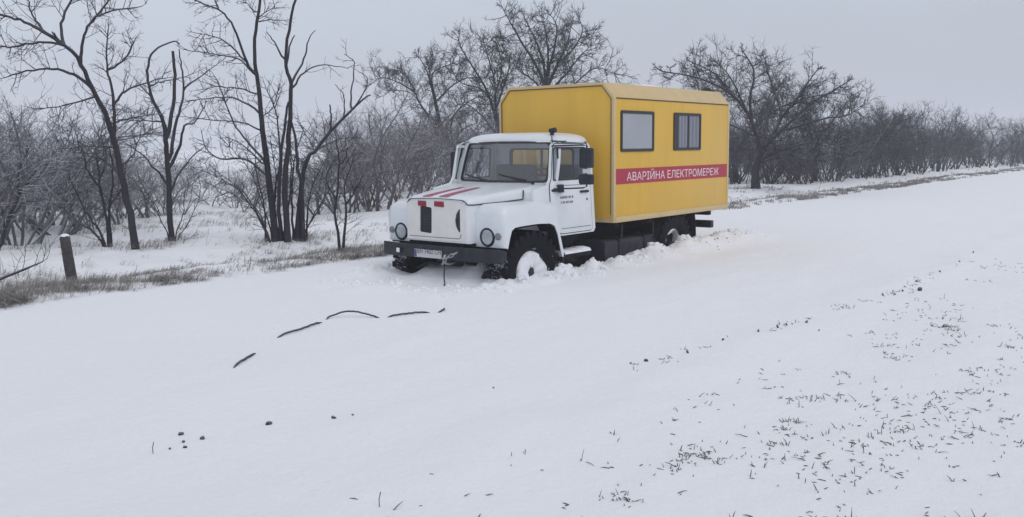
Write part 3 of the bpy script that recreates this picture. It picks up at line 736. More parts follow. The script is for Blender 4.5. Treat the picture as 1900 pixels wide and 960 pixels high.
    ins = [(WH - tw, ZB + tw), (WH - tw, ZS - 0.018), (WH - CH - 0.02, ZR - tw), (-WH + CH + 0.02, ZR - tw), (-WH + tw, ZS - 0.018), (-WH + tw, ZB + tw)]
    for x0, x1 in ((XF - 0.055, XF + e_), (XR - e_, XR + 0.055)):
        # an angle profile round each end face
        tr.plate(sec2, [ins], lambda a, b_, w: (w, a, b_), x0, x1)
    for s in (-1, 1):
        tr.box(XR + 0.06, XF - 0.06, s * (WH + 0.0005), s * (WH + 0.010), ZB - 0.022, ZB + 0.065)
        # chamfered eaves: a paler panel
        a0, a1 = (s * (WH + 0.005), ZS + 0.004), (s * (WH - CH + 0.002), ZR + 0.006)
        tr.prism([a0, (s * (WH - 0.02), ZS - 0.02), (s * (WH - CH - 0.02), ZR - 0.02), a1], lambda a, b_, w: (w, a, b_), XR + 0.06, XF - 0.06)
    tr.box(XR + 0.06, XF - 0.06, -WH + CH, WH - CH, ZR + 0.001, ZR + 0.006)
    tr.build('edge_trim', CREAM, body, fix=True, bevel=0.003)
    k = MB()
    for s in (-1, 1):
        k.tube([(XF - 0.06, s * (WH + 0.004), ZS - 0.008), (XR + 0.06, s * (WH + 0.004), ZS - 0.008)], 0.009, 5)
    k.tube([(XF + 0.006, WH - tw, ZB + 0.1), (XF + 0.006, WH - tw, ZS - 0.018), (XF + 0.006, WH - CH - 0.02, ZR - tw), (XF + 0.006, -WH + CH + 0.02, ZR - tw), (XF + 0.006, -WH + tw, ZS - 0.018), (XF + 0.006, -WH + tw, ZB + 0.1)], 0.008, 5)
    k.build('trim_joint', mat('trim_joint', (0.10, 0.065, 0.04), 0.8), body)
    fs = lambda a, b_, w: (a, WH + w, b_)
    k = MB(); k.prism([(XF - 0.06, 1.612), (XR + 0.06, 1.612), (XR + 0.06, 1.846), (XF - 0.06, 1.846)], fs, 0.0005, 0.004); k.build('red_stripe', RED, body)
    text_on('lettering', 'АВАРІЙНА ЕЛЕКТРОМЕРЕЖ', body, LETTER, (-3.855, WH + 0.0055, 1.660), (-1, 0, 0), (0, 0, 1), 3.10, 0.128, bold=0.006)
    # window with a single pane
    def win(x0, x1, z0, z1, split):
        k = MB(); o_ = rrect(x1, x0, z0, z1, 0.03); i_ = rrect(x1 + .045, x0 - .045, z0 + .045, z1 - .045, 0.02)
        k.plate(o_, [i_], fs, -0.002, 0.02)
        if split: k.box((x0 + x1) / 2 - 0.055, (x0 + x1) / 2 - 0.01, WH - .0, WH + 0.016, z0 + .04, z1 - .04)
        w_ = k.build('box_window', WFRAME, body, fix=True, bevel=0.004)
        k = MB()
        if split:
            # the front leaf is slid back: dark gap, then two curtained leaves
            k.box(x0 - 0.17, x0 - 0.045, WH + 0.001, WH + 0.003, z0 + .045, z1 - .045, 1)
            for a, b_ in ((x0 - 0.175, (x0 + x1) / 2 - 0.01), ((x0 + x1) / 2 - 0.055, x1 + 0.045)):
                k.box(b_, a, WH + 0.001, WH + 0.006, z0 + .046, z1 - .046, 0)
                n = 3
                for j in range(n):
                    xx = a + (b_ - a) * (j + .5) / n; k.box(xx - .03, xx + .03, WH + 0.0065, WH + 0.0075, z0 + .06, z1 - .05, 2)
            k.build('pane', [PANE2, WFRAME, CURTAIN], w_)
        else:
            k.box(x1 + .046, x0 - .046, WH + 0.001, WH + 0.006, z0 + .046, z1 - .046)
            k.build('pane', PANE, w_)
        return w_
    win(XF - 0.18, XF - 1.165, 2.10, 2.725, False)
    win(XF - 1.805, XF - 2.755, 2.105, 2.725, True)
    k = MB(); k.box(-5.68, -5.46, 0.70, 0.88, ZR + 0.004, ZR + 0.05); k.tube([(-5.57, 0.79, ZR + .04), (-5.57, 0.79, ZR + .075)], 0.05, 8); k.build('roof_vent', BLACKP, body, fix=True, bevel=0.01)
    k = MB(); secs = []
    rr = random.Random(8)
    for i in range(16):
        x = -2.9 - 1.1 * i / 15; hh = 0.02 * math.sin(math.pi * i / 15) + 0.004 + rr.uniform(0, .008)
        secs.append([(x, 0.86, ZR + .004), (x, 0.80, ZR + .006 + hh), (x, 0.3, ZR + .006 + hh), (x, -0.7, ZR + .006 + hh), (x, -0.86, ZR + .004)])
    k.loft(secs); k.build('roof_snow', SNOWP, body, fix=True, smooth=70)
    return T

def text_on(name, body, parent, m, loc, xdir, ydir, width, height, bold=0.0):
    """lettering laid flat on a surface, letters as geometry"""
    cu = bpy.data.curves.new(name, 'FONT'); cu.body = body; cu.align_x = 'CENTER'; cu.size = 1.0; cu.extrude = 0.0; cu.offset = 0.0
    tmp = bpy.data.objects.new(name, cu); COL.objects.link(tmp)
    dg = bpy.context.evaluated_depsgraph_get(); dg.update()
    me = bpy.data.meshes.new_from_object(tmp.evaluated_get(dg)); bpy.data.objects.remove(tmp)
    xs = [v.co.x for v in me.vertices]; ys = sorted(v.co.y for v in me.vertices)
    cap = 0.73
    sx = width / (max(xs) - min(xs)); sy = height / cap; cx = (max(xs) + min(xs)) / 2
    X, Y = Vector(xdir), Vector(ydir); L = Vector(loc)
    for v in me.vertices:
        v.co = L + X * ((v.co.x - cx) * sx) + Y * (v.co.y * sy)
    me.materials.clear(); me.materials.append(m); me.name = name
    o = bpy.data.objects.new(name, me); COL.objects.link(o); o.parent = parent
    return o

build_truck()

# ------------------------------------------------------------------ shapes of the trees that stand out: (base radius, tip radius, [(along the tree's own width axis, height)])
LEANING = dict(at=(1.95,-5.67), face=(-0.8745,0.4850), limbs=[
  (0.090,0.035,[(-0.0,-0.03),(-0.11,0.82),(-0.23,1.65),(-0.33,2.13),(-0.52,2.6),(-0.7,3.06),(-0.92,3.3)]),
  (0.035,0.012,[(-0.92,3.3),(-1.21,3.48),(-1.46,3.61),(-1.75,3.68),(-2.04,3.7)]),
  (0.030,0.010,[(-0.87,3.25),(-0.89,3.59),(-0.78,3.93),(-0.64,4.18),(-0.58,4.51)]),
  (0.030,0.010,[(-0.67,3.0),(-0.59,3.31),(-0.48,3.57),(-0.23,3.74),(0.17,3.82)]),
  (0.020,0.008,[(-0.48,3.57),(-0.22,3.91),(-0.12,4.12),(-0.02,4.38)]),
  (0.032,0.010,[(-0.52,2.6),(-0.76,2.81),(-1.06,2.88),(-1.4,2.84),(-1.67,2.75)]),
  (0.035,0.010,[(-0.24,1.83),(-0.21,2.34),(-0.25,2.73),(-0.28,3.03),(-0.21,3.49)]),
  (0.026,0.008,[(-0.21,2.3),(-0.07,2.52),(0.18,2.65),(0.52,2.74)]),
  (0.020,0.007,[(-0.25,2.86),(0.01,3.07),(0.14,3.33)]),
  (0.024,0.008,[(-0.88,3.26),(-1.22,3.28),(-1.56,3.2),(-1.79,3.17),(-2.08,3.11)]),
  (0.018,0.006,[(-0.48,2.47),(-0.9,2.32),(-1.29,2.26)]),
  (0.016,0.006,[(-0.23,1.65),(-0.55,1.68),(-0.87,1.66)]),
  (0.020,0.007,[(-1.1,3.42),(-1.31,3.7),(-1.36,3.98),(-1.57,4.21)]),
  (0.020,0.007,[(-0.19,1.35),(0.04,1.56),(0.16,1.89)]),
  (0.016,0.006,[(-0.17,1.22),(-0.44,1.48),(-0.68,1.57),(-0.97,1.83)]),
  (0.016,0.006,[(-0.29,2.04),(0.03,2.13),(0.41,2.19)]),
])
LOOPED = dict(at=(0.68,-6.75), face=(-0.8582,0.5133), limbs=[
  (0.085,0.060,[(0.02,-0.03),(0.01,0.66),(0.01,1.29),(-0.0,1.73),(-0.0,2.07)]),
  (0.045,0.012,[(0.01,2.07),(-0.09,2.36),(-0.19,2.59),(-0.24,2.97),(-0.18,3.26),(-0.03,3.45),(0.22,3.55),(0.33,3.51)]),
  (0.050,0.030,[(0.02,1.83),(0.14,2.31),(0.21,2.84),(0.21,3.41)]),
  (0.045,0.012,[(0.05,1.44),(0.17,2.02),(0.28,2.4),(0.36,2.74),(0.34,3.17),(0.32,3.5)]),
  (0.040,0.010,[(0.04,1.29),(0.24,1.73),(0.33,2.07),(0.49,2.12),(0.65,2.36)]),
  (0.025,0.008,[(0.36,2.74),(0.58,2.94),(0.92,3.18)]),
  (0.020,0.007,[(-0.19,2.59),(-0.34,2.76),(-0.46,2.92)]),
  (0.020,0.007,[(-0.23,2.76),(-0.02,2.86),(0.3,2.93),(0.54,3.03)]),
  (0.030,0.008,[(-0.02,1.05),(-0.19,1.3),(-0.44,1.59),(-0.62,1.74)]),
  (0.030,0.008,[(0.02,0.86),(0.22,1.24),(0.47,1.53),(0.71,1.72)]),
  (0.020,0.006,[(0.05,0.07),(0.23,0.46),(0.27,0.85),(0.49,1.09)]),
  (0.020,0.006,[(-0.02,0.07),(-0.19,0.47),(-0.35,0.87),(-0.47,1.11)]),
  (0.018,0.006,[(0.07,0.04),(0.31,0.3),(0.52,0.74),(0.56,1.04)]),
  (0.022,0.007,[(0.01,2.16),(-0.28,2.16),(-0.59,2.17)]),
])
CLUMP = dict(at=(-0.83,-5.15), face=(-0.7896,0.6136), limbs=[
  (0.110,0.030,[(-0.31,0.02),(-0.39,1.03),(-0.44,1.71),(-0.48,2.29),(-0.5,2.77),(-0.55,3.2),(-0.51,3.77),(-0.4,4.38),(-0.36,4.71)]),
  (0.100,0.025,[(-0.1,0.01),(-0.11,1.02),(-0.03,1.71),(0.03,2.39),(0.06,2.82),(-0.02,3.25),(0.1,3.92),(0.23,4.4),(0.31,4.68)]),
  (0.075,0.030,[(0.17,0.07),(0.18,1.02),(0.12,1.32),(0.11,1.81),(0.03,2.2)]),
  (0.085,0.018,[(0.05,0.05),(0.24,1.31),(0.5,1.7),(0.8,2.05),(1.15,2.39),(1.4,2.61),(1.51,2.66)]),
  (0.070,0.030,[(-0.22,0.01),(-0.24,0.73),(-0.16,1.52),(-0.07,2.1),(-0.0,2.49)]),
  (0.022,0.007,[(1.15,2.39),(1.33,2.63),(1.44,2.93),(1.27,3.07)]),
  (0.024,0.008,[(1.11,2.36),(1.17,2.83),(1.23,3.27),(1.06,3.43)]),
  (0.018,0.007,[(1.0,2.27),(0.99,2.63),(0.85,2.85)]),
  (0.022,0.007,[(0.45,1.63),(0.89,1.85),(1.29,1.87)]),
  (0.024,0.016,[(0.76,2.0),(0.76,2.24),(0.74,2.46)]),
  (0.014,0.006,[(0.45,1.66),(0.31,1.9),(0.2,2.12)]),
  (0.030,0.008,[(0.08,2.87),(0.31,3.26),(0.39,3.59),(0.52,3.79)]),
  (0.026,0.008,[(-0.05,3.23),(-0.2,3.54),(-0.33,3.72)]),
  (0.026,0.007,[(0.1,2.75),(0.3,3.02),(0.64,3.14),(1.05,3.07)]),
  (0.024,0.012,[(0.02,3.18),(0.08,3.54),(0.16,3.68)]),
  (0.040,0.010,[(-0.58,3.01),(-0.68,3.2),(-0.84,3.67),(-1.01,3.99),(-1.41,4.15),(-1.85,4.3)]),
  (0.020,0.007,[(-1.08,4.04),(-1.14,4.24),(-0.81,4.35)]),
  (0.026,0.008,[(-0.56,3.01),(-0.86,3.29),(-1.27,3.38),(-1.81,3.47)]),
  (0.020,0.007,[(-0.7,3.22),(-0.99,3.52),(-1.21,3.62),(-1.48,3.66)]),
  (0.022,0.007,[(-0.52,2.63),(-0.79,2.75),(-1.16,2.79),(-1.53,2.74)]),
  (0.028,0.008,[(-0.5,2.34),(-0.89,2.56),(-1.26,2.6),(-1.81,2.51)]),
  (0.022,0.007,[(-0.49,2.0),(-0.82,2.15),(-1.37,2.2),(-1.82,2.25)]),
  (0.032,0.008,[(-0.45,1.47),(-0.74,1.81),(-1.0,2.2),(-1.2,2.82),(-1.29,3.0)]),
  (0.026,0.007,[(-0.42,1.32),(-0.79,1.72),(-1.11,1.91)]),
  (0.034,0.009,[(-0.38,1.13),(-0.75,1.48),(-1.22,1.51),(-1.44,1.65),(-1.54,1.87)]),
  (0.026,0.008,[(-0.18,1.32),(-0.2,2.24),(-0.37,2.73)]),
  (0.016,0.006,[(-0.48,3.96),(-0.32,4.08),(-0.13,4.15)]),
  (0.016,0.006,[(-0.49,3.89),(-0.28,3.94),(0.0,3.92)]),
  (0.016,0.006,[(-0.47,4.05),(-0.59,4.16),(-0.68,4.28)]),
  (0.016,0.006,[(-0.48,2.25),(-0.29,2.39),(-0.13,2.82)]),
  (0.030,0.008,[(-0.41,0.02),(-0.74,0.65),(-1.05,1.04),(-1.64,1.34)]),
  (0.028,0.008,[(-0.38,0.02),(-0.65,0.59),(-0.87,0.94),(-1.27,1.29)]),
  (0.026,0.008,[(-0.36,0.02),(-0.55,0.74),(-0.76,1.33),(-1.16,1.82)]),
  (0.026,0.008,[(0.15,0.03),(0.41,0.52),(0.77,1.06),(1.18,1.7)]),
  (0.024,0.008,[(0.1,0.03),(0.56,0.71),(0.68,1.31),(1.14,1.9)]),
  (0.024,0.007,[(-0.46,0.02),(-0.6,0.54),(-0.97,0.82),(-1.42,1.05)]),
  (0.050,0.015,[(-0.38,0.02),(-0.33,0.73),(-0.19,1.42),(-0.09,2.0)]),
  (0.045,0.012,[(0.0,0.0),(0.0,0.73),(0.06,1.41),(0.21,1.9)]),
  (0.040,0.012,[(-0.17,0.01),(-0.07,0.63),(-0.0,1.22),(0.01,1.71)]),
  (0.035,0.010,[(0.24,0.02),(0.29,0.62),(0.43,1.11),(0.66,1.5)]),
  (0.035,0.010,[(-0.5,0.02),(-0.5,0.64),(-0.62,1.28),(-0.62,1.72)]),
  (0.030,0.010,[(-0.24,0.01),(-0.32,0.54),(-0.26,1.13),(-0.32,1.71)]),
])
SAPLING = dict(at=(-0.17,-3.08), face=(-0.7590,0.6511), limbs=[
  (0.030,0.008,[(0.0,0.0),(-0.06,0.65),(0.03,1.44),(-0.02,1.84)]),
  (0.028,0.008,[(0.02,0.03),(0.11,0.65),(0.1,1.09),(0.25,1.53)]),
  (0.014,0.005,[(-0.03,0.83),(-0.2,1.18),(-0.32,1.36)]),
  (0.014,0.005,[(0.02,1.36),(0.12,1.57),(0.26,1.79)]),
  (0.014,0.005,[(0.11,0.74),(0.32,1.09),(0.41,1.26)]),
  (0.012,0.005,[(-0.05,0.52),(-0.17,0.74),(-0.23,0.83)]),
])
FLATTOP = dict(at=(-20.17,-19.10), face=(-0.6781,0.7349), limbs=[
  (0.190,0.080,[(-0.0,0.02),(-0.15,1.52),(-0.35,2.75),(-0.55,3.88),(-0.68,4.57)]),
  (0.090,0.020,[(-0.48,2.66),(-1.13,3.45),(-1.54,4.41),(-2.05,5.01),(-2.74,5.14)]),
  (0.060,0.015,[(-1.37,4.06),(-1.98,4.41),(-2.58,4.63),(-3.1,4.59)]),
  (0.070,0.020,[(-0.51,3.53),(0.11,4.14),(0.82,4.52),(1.79,4.48)]),
  (0.060,0.020,[(-0.68,4.53),(-1.0,5.26),(-1.17,5.52)]),
  (0.060,0.020,[(-0.67,4.49),(-0.48,4.92),(0.4,5.26)]),
  (0.060,0.020,[(-0.63,4.23),(-0.74,5.01),(-0.56,5.52)]),
  (0.060,0.020,[(-0.15,1.52),(-0.79,2.93),(-1.55,3.97),(-2.59,4.07)]),
  (0.060,0.020,[(-0.23,2.22),(0.36,3.09),(1.25,3.78),(2.05,3.87)]),
  (0.050,0.020,[(-0.11,1.35),(0.7,2.39),(1.59,2.73)]),
  (0.100,0.040,[(0.22,0.1),(0.24,1.52),(0.18,2.75),(0.72,3.53)]),
])
SPREADING = dict(at=(-21.96,-5.61), face=(-0.4084,0.9128), limbs=[
  (0.300,0.160,[(0.04,-0.1),(0.02,0.63),(0.13,1.11),(0.31,1.5)]),
  (0.150,0.030,[(0.31,1.5),(0.7,2.17),(0.88,2.74),(0.67,3.51),(0.37,4.37),(0.27,4.85)]),
  (0.130,0.030,[(0.2,1.27),(-0.04,2.08),(-0.34,2.76),(-1.02,3.45),(-1.98,3.86),(-2.96,4.04)]),
  (0.120,0.030,[(0.44,1.65),(1.25,2.45),(1.97,3.1),(2.59,3.46),(3.03,3.73)]),
  (0.090,0.030,[(0.79,2.46),(1.42,3.21),(1.77,3.77),(1.94,4.04)]),
  (0.090,0.030,[(-0.14,2.28),(-0.22,3.24),(-0.09,4.0),(-0.38,4.58)]),
  (0.090,0.020,[(0.13,1.02),(0.91,1.4),(1.83,1.64),(2.74,1.57)]),
  (0.080,0.020,[(0.08,0.92),(0.73,1.11),(1.47,1.07),(2.21,1.01)]),
  (0.070,0.020,[(-0.63,3.06),(-1.41,4.04),(-2.19,4.48)]),
  (0.070,0.020,[(0.99,2.07),(2.17,2.44),(2.89,2.52),(3.25,2.7)]),
  (0.070,0.020,[(0.05,1.85),(-0.81,2.29),(-1.58,2.59),(-2.56,3.1)]),
  (0.060,0.020,[(-0.34,2.76),(-0.84,3.83),(-1.32,4.42)]),
])
FANNED = dict(at=(-20.82,-16.62), face=(-0.6353,0.7723), limbs=[
  (0.200,0.100,[(0.03,-0.05),(-0.04,1.51),(-0.16,2.7),(-0.19,3.21)]),
  (0.100,0.020,[(-0.16,2.7),(-0.53,3.89),(-1.11,4.91),(-1.53,5.58),(-1.69,6.04)]),
  (0.080,0.020,[(-0.19,3.21),(-0.26,4.48),(-0.51,5.4),(-0.67,6.07)]),
  (0.080,0.020,[(-0.19,3.21),(0.25,4.48),(0.43,5.23),(0.26,5.65)]),
  (0.070,0.020,[(-0.36,3.64),(-0.87,4.06),(-1.55,4.24),(-1.97,4.66)]),
  (0.070,0.020,[(-0.08,2.02),(-0.88,3.05),(-1.56,3.48),(-2.08,3.4)]),
  (0.060,0.020,[(-0.19,3.89),(0.08,4.9),(-0.16,5.99)]),
])
DOMED = dict(at=(-23.00,-15.79), face=(-0.5963,0.8027), limbs=[
  (0.260,0.160,[(0.01,-0.03),(0.03,2.36),(-0.01,3.67),(0.01,4.28)]),
  (0.120,0.020,[(0.01,4.1),(-0.44,5.06),(-1.14,6.11),(-1.48,6.71),(-1.74,7.14)]),
  (0.110,0.020,[(0.01,4.28),(-0.18,5.4),(-0.52,6.27),(-0.91,7.05)]),
  (0.120,0.020,[(0.01,4.28),(0.08,5.4),(0.0,6.43),(-0.17,7.16)]),
  (0.120,0.020,[(0.03,4.1),(0.52,5.31),(0.96,6.25),(1.14,7.1)]),
  (0.100,0.020,[(0.08,3.93),(0.96,4.87),(1.57,5.64),(2.01,6.06)]),
  (0.090,0.020,[(0.08,4.97),(0.35,5.83),(0.44,6.68),(0.18,7.11)]),
  (0.080,0.020,[(0.61,5.31),(1.22,5.9),(1.57,6.5),(1.49,6.93)]),
  (0.080,0.020,[(-0.05,3.93),(-0.71,4.63),(-1.24,4.99),(-1.58,5.51)]),
  (0.080,0.020,[(0.06,3.41),(1.22,4.26),(2.1,4.94),(2.97,4.67)]),
])
SLANTED = dict(at=(3.41,-7.18), face=(-0.9255,0.3789), limbs=[
  (0.050,0.020,[(-0.12,-0.11),(0.0,0.21),(0.2,0.69),(0.36,1.01),(0.55,1.28)]),
  (0.020,0.006,[(0.12,0.51),(0.32,0.74),(0.62,0.78)]),
  (0.020,0.006,[(0.29,0.91),(0.31,1.28),(0.48,1.66)]),
  (0.020,0.006,[(0.06,0.37),(-0.01,0.76),(-0.08,1.19)]),
  (0.020,0.006,[(0.36,1.01),(0.59,1.17),(0.87,1.6)]),
])
SPRAYED = dict(at=(2.02,-6.46), face=(-0.8869,0.4619), limbs=[
  (0.035,0.010,[(0.02,-0.01),(-0.01,0.58),(-0.07,1.15),(-0.1,1.59)]),
  (0.028,0.008,[(-0.01,-0.01),(-0.17,0.36),(-0.35,0.71),(-0.5,1.16)]),
  (0.026,0.008,[(-0.03,-0.01),(-0.27,0.31),(-0.47,0.43),(-0.65,0.72)]),
  (0.030,0.010,[(0.04,-0.02),(0.06,0.69),(0.14,1.14),(0.11,1.64)]),
  (0.020,0.006,[(-0.03,0.92),(-0.22,1.26),(-0.3,1.59),(-0.38,1.87)]),
  (0.020,0.006,[(0.06,0.69),(0.28,1.02),(0.36,1.47)]),
  (0.020,0.006,[(-0.07,1.15),(0.05,1.48),(0.02,1.87)]),
])
THICKET = [(3.7,-7.9,2.44),(3.1,-9.6,2.61),(1.8,-12.9,2.91),(0.9,-15,3.01),(-6.2,-33.3,3.95),(3.3,-8.1,2.38),(2.5,-9.8,2.44),(1,-14.2,2.9),(0.4,-15.5,2.96),(-2.3,-21.3,3.13),(2.6,-8.7,2.61),(2.5,-9.6,2.74),(0.5,-13.6,2.96),(-1.7,-18.8,3.25),(-7.3,-31.6,4.03),(2.1,-9.3,2.58),(1.3,-11,2.6),(0.3,-13.8,2.8),(-2.2,-19.6,3.49),(-9.1,-34.4,4.02),(1.2,-10.2,2.02),(0.5,-11.9,2.35),(-2.2,-17.4,2.27),(-2.3,-17.8,2.32),(-13.8,-42.8,2.76),(1,-10.3,1.87),(0.3,-12.1,2.28),(-0.8,-14.3,1.96),(-3.3,-19.5,2.23),(-5.7,-23.5,2.03),(0.3,-10.8,1.72),(-0.8,-12.7,1.88),(-3.1,-17.8,1.65),(-3.8,-19.5,2.12),(-9.2,-30.3,1.94),(-0.1,-11.1,1.85),(-1.3,-13.2,1.59),(-3.5,-17.1,1.72),(-4.7,-19.4,1.54),(-16.1,-41,1.47),(-0.9,-11.6,1.89),(-1.9,-13.2,1.88),(-3.2,-16.1,1.82),(-4.7,-19.1,1.98),(-10.1,-29.1,2.15),(-2,-12.3,1.66),(-2.5,-13.8,1.65),(-5.3,-19.1,1.25),(-8.3,-24,1.76),(-11,-29.4,1.71),(-2.8,-12.8,1.6),(-4.1,-14.9,1.5),(-5,-16.9,1.31),(-12.5,-28.9,0.9),(-12.8,-30.7,1.5),(-3.3,-12.9,1.15),(-4,-14.6,1.12),(-8,-20.3,0.9),(-12.4,-27.5,1.21),(-14.1,-30.9,1.39),(-4.7,-14.7,1.11),(-7.7,-18.8,0.9),(-15.1,-30.1,0.9),(-13.4,-28.8,1.18),(-6.1,-15.6,0.9),(-8.6,-19.6,0.9),(-12.9,-26.7,0.9),(-22,-39.3,0.9),(-6.4,-15,0.97),(-9.1,-18.6,1.14),(-15.1,-27.3,1.15),(-14.5,-27.7,0.9),(-5.3,-13.1,0.94),(-6.9,-14.9,1.16),(-8.2,-17.3,0.9),(-14.3,-25.2,0.9),(-26,-42,0.9),(-7.2,-14.8,1.38),(-9.8,-18,1.23),(-17.5,-29.1,1.03),(-21.9,-34.6,0.9),(-7.2,-13.3,1.35),(-8.9,-15.9,1.32),(-11.8,-20.1,0.94),(-20.3,-31.4,0.9),(-7.1,-12.9,1.36),(-8.7,-14.4,1.37),(-12.8,-20.2,1.05),(-20.8,-29.9,0.9),(-5.3,-9.8,1.51),(-6.9,-11.6,1.52),(-9.4,-14.6,1.17),(-16.4,-22.9,1.07),(-20.4,-28.4,0.9),(-5.8,-9.4,2.36),(-6.8,-10.8,2.08),(-10,-15,1.51),(-12.4,-16.8,2.22),(-16,-21.2,1.93),(-6.4,-9.2,2.38),(-7.5,-11,2.15),(-9.8,-13,2.77),(-13.8,-17.9,2.97),(-24.1,-29.7,3.51),(-6.6,-9.1,3.06),(-8.1,-10.9,2.8),(-12.1,-15.6,2.69),(-14.4,-17,3.46),(-25.7,-30.5,3.83),(-7.7,-9.9,2.64),(-11.1,-12.8,3.28),(-15.2,-16.9,3.15),(-14.1,-16.6,3.12),(-19.2,-21.5,3.18),(-11.8,-12.9,3.33),(-14.2,-15,2.9),(-16,-17.2,3.28),(-22.4,-22.9,4),(-25.4,-26.5,4.3),(-13.3,-13.9,3.31),(-15.8,-16.2,3.02),(-19.7,-19.9,3.73),(-22,-22.1,3.81),(-35.5,-35.8,4.35),(-15.6,-15.2,2.79),(-18,-17.5,3.32),(-23.6,-22.2,3.61),(-30.1,-28.2,3.27),(-42.5,-39.9,4.2),(-17.8,-15.7,3.17),(-18.6,-17.1,3.54),(-23.5,-20.6,3.62),(-32.6,-29.7,3.42),(-34.9,-30.6,4.18),(-18.7,-15.9,3.29),(-21,-17.7,2.69),(-26,-21.2,3.47),(-30.5,-25,3.56),(-36.9,-32.1,3.93),(-23.2,-7.6,2.69),(-24.9,-8.8,3.09),(-27.5,-9.8,3.24),(-33.1,-12.6,2.89),(-23.3,-7.2,2.52),(-25.8,-8.3,2.78),(-30.8,-10.9,3.19),(-36.5,-13.4,3.46),(-23.4,-6.7,2.44),(-25.8,-7.9,2.91),(-29.1,-9.6,2.41),(-38.2,-13.6,2.8),(-23.4,-6.3,2.32),(-25,-7.4,2.86),(-27.9,-8.6,2.33),(-36.5,-12.4,2.65),(-23.9,-6.2,2.79),(-26.4,-7.2,2.44),(-30.1,-9,2.95),(-34,-10.7,3.02),(-24.2,-6.2,2.6),(-27.3,-7.3,2.36),(-30,-8.7,2.29),(-37.8,-11.7,2.37),(-24.7,-6.1,2.5),(-27.2,-6.8,2.19),(-29,-8,2.59),(-39.2,-11.8,2.22),(-25.6,-6,2.21),(-27.5,-6.6,1.85),(-33.1,-9.1,1.87),(-37.3,-11,2.04),(-27,-5.8,2.19),(-28.9,-7,2.38),(-31.4,-7.7,2.07),(-36.6,-9.5,1.74),(-27.2,-5.7,1.8),(-29.6,-6.8,2.03),(-31.1,-7.5,2.07),(-38.2,-10,2.42),(-28,-5.7,1.77),(-30,-6.7,1.69),(-35.4,-8.6,1.84),(-39.8,-9.7,2.44),(-29,-5.6,2.16),(-31.2,-6.4,2.46),(-33.4,-7.4,1.89),(-45.7,-11.8,2.72),(-29.9,-5.6,2.65),(-32.9,-6.6,2.1),(-37.5,-8,2.22),(-44.3,-10.3,2.55),(-30.7,-5.6,2.56),(-34.2,-6.4,2.95),(-38.6,-8.4,3.05),(-43,-9.6,3.1),(-32.8,-5.5,3.1),(-34.8,-6.2,2.86),(-37.5,-7.3,3.26),(-48.9,-11.2,3.14),(-33.2,-5.5,2.49),(-35.5,-6.1,3.36),(-38.9,-7.4,3.49),(-44.5,-9.2,3.18),(-35.5,-5.4,3.2),(-37.2,-6.2,3.39),(-39.6,-7,3.58),(-46,-8.6,3.41),(-36.4,-5.3,3.32),(-37.9,-6,3.26),(-44.5,-7.9,2.91),(-46.5,-8.2,3.81),(-38,-5.3,2.93),(-39.5,-5.8,3.08),(-46.4,-7.6,2.64),(-50,-8.6,3.61),(-38.4,-5.3,2.69),(-43,-6.1,2.64),(-46.4,-7.2,2.85),(-54.3,-10,3.63),(-42,-5.4,2.84),(-42.3,-5.9,2.65),(-46.8,-6.8,3.25),(-55.5,-9.3,3.1),(-42.2,-5.4,3.15),(-44.8,-6,2.14),(-51.6,-7.6,2.74),(-53.8,-8.5,2.21),(-45.5,-5.4,3.03),(-47.7,-6.1,2.64),(-51.8,-7.4,2.11),(-54.1,-8,2.9),(-46.8,-5.4,2.78),(-50.8,-6.2,2.41),(-54.9,-7.6,2.81),(-59.5,-8.3,2.9),(-50.2,-5.5,1.74),(-51.5,-6,2.69),(-56.6,-7.3,1.8),(-61.1,-8.6,2.92),(-53.5,-5.5,2.72),(-52.8,-6.1,1.8),(-60.9,-7.3,1.51),(-65.4,-8.3,2.71),(-55.4,-5.4,2.72),(-57.1,-6,2.3),(-59.5,-6.8,2.86),(-65.9,-8.3,1.52),(-55.2,-5.4,2.5),(-58.8,-6,1.69),(-61.2,-6.5,2.18),(-72.7,-9,2.71),(-57.8,-5.2,2.72),(-60.9,-5.8,1.73),(-62,-6.4,2.75),(-70.5,-7.3,1.74),(-61.4,-4.9,2.38),(-64.2,-5.4,2.42),(-66.8,-6.1,2.43),(-73.9,-8.2,1.47),(-62.9,-4.8,2.72),(-64.1,-5.4,1.41),(-69.9,-5.8,2.45),(-74.9,-7.2,1.4),(-63.8,-4.7,1.7),(-68.5,-5,1.87),(-70,-5.7,2.27),(-75,-6.2,2.56),(-68,-4.4,2.66),(-68.1,-5,2.3),(-76.2,-5.5,1.21),(-75.7,-6.1,2.72),(-69.7,-4.2,2.07),(-71,-4.7,1.82),(-77.1,-5.3,1.42),(-79.4,-5.6,1.43),(-71.6,-4.1,2.17),(-75.2,-4.2,2.37),(-76.3,-4.8,1.35),(-82.7,-5.5,2.17)]

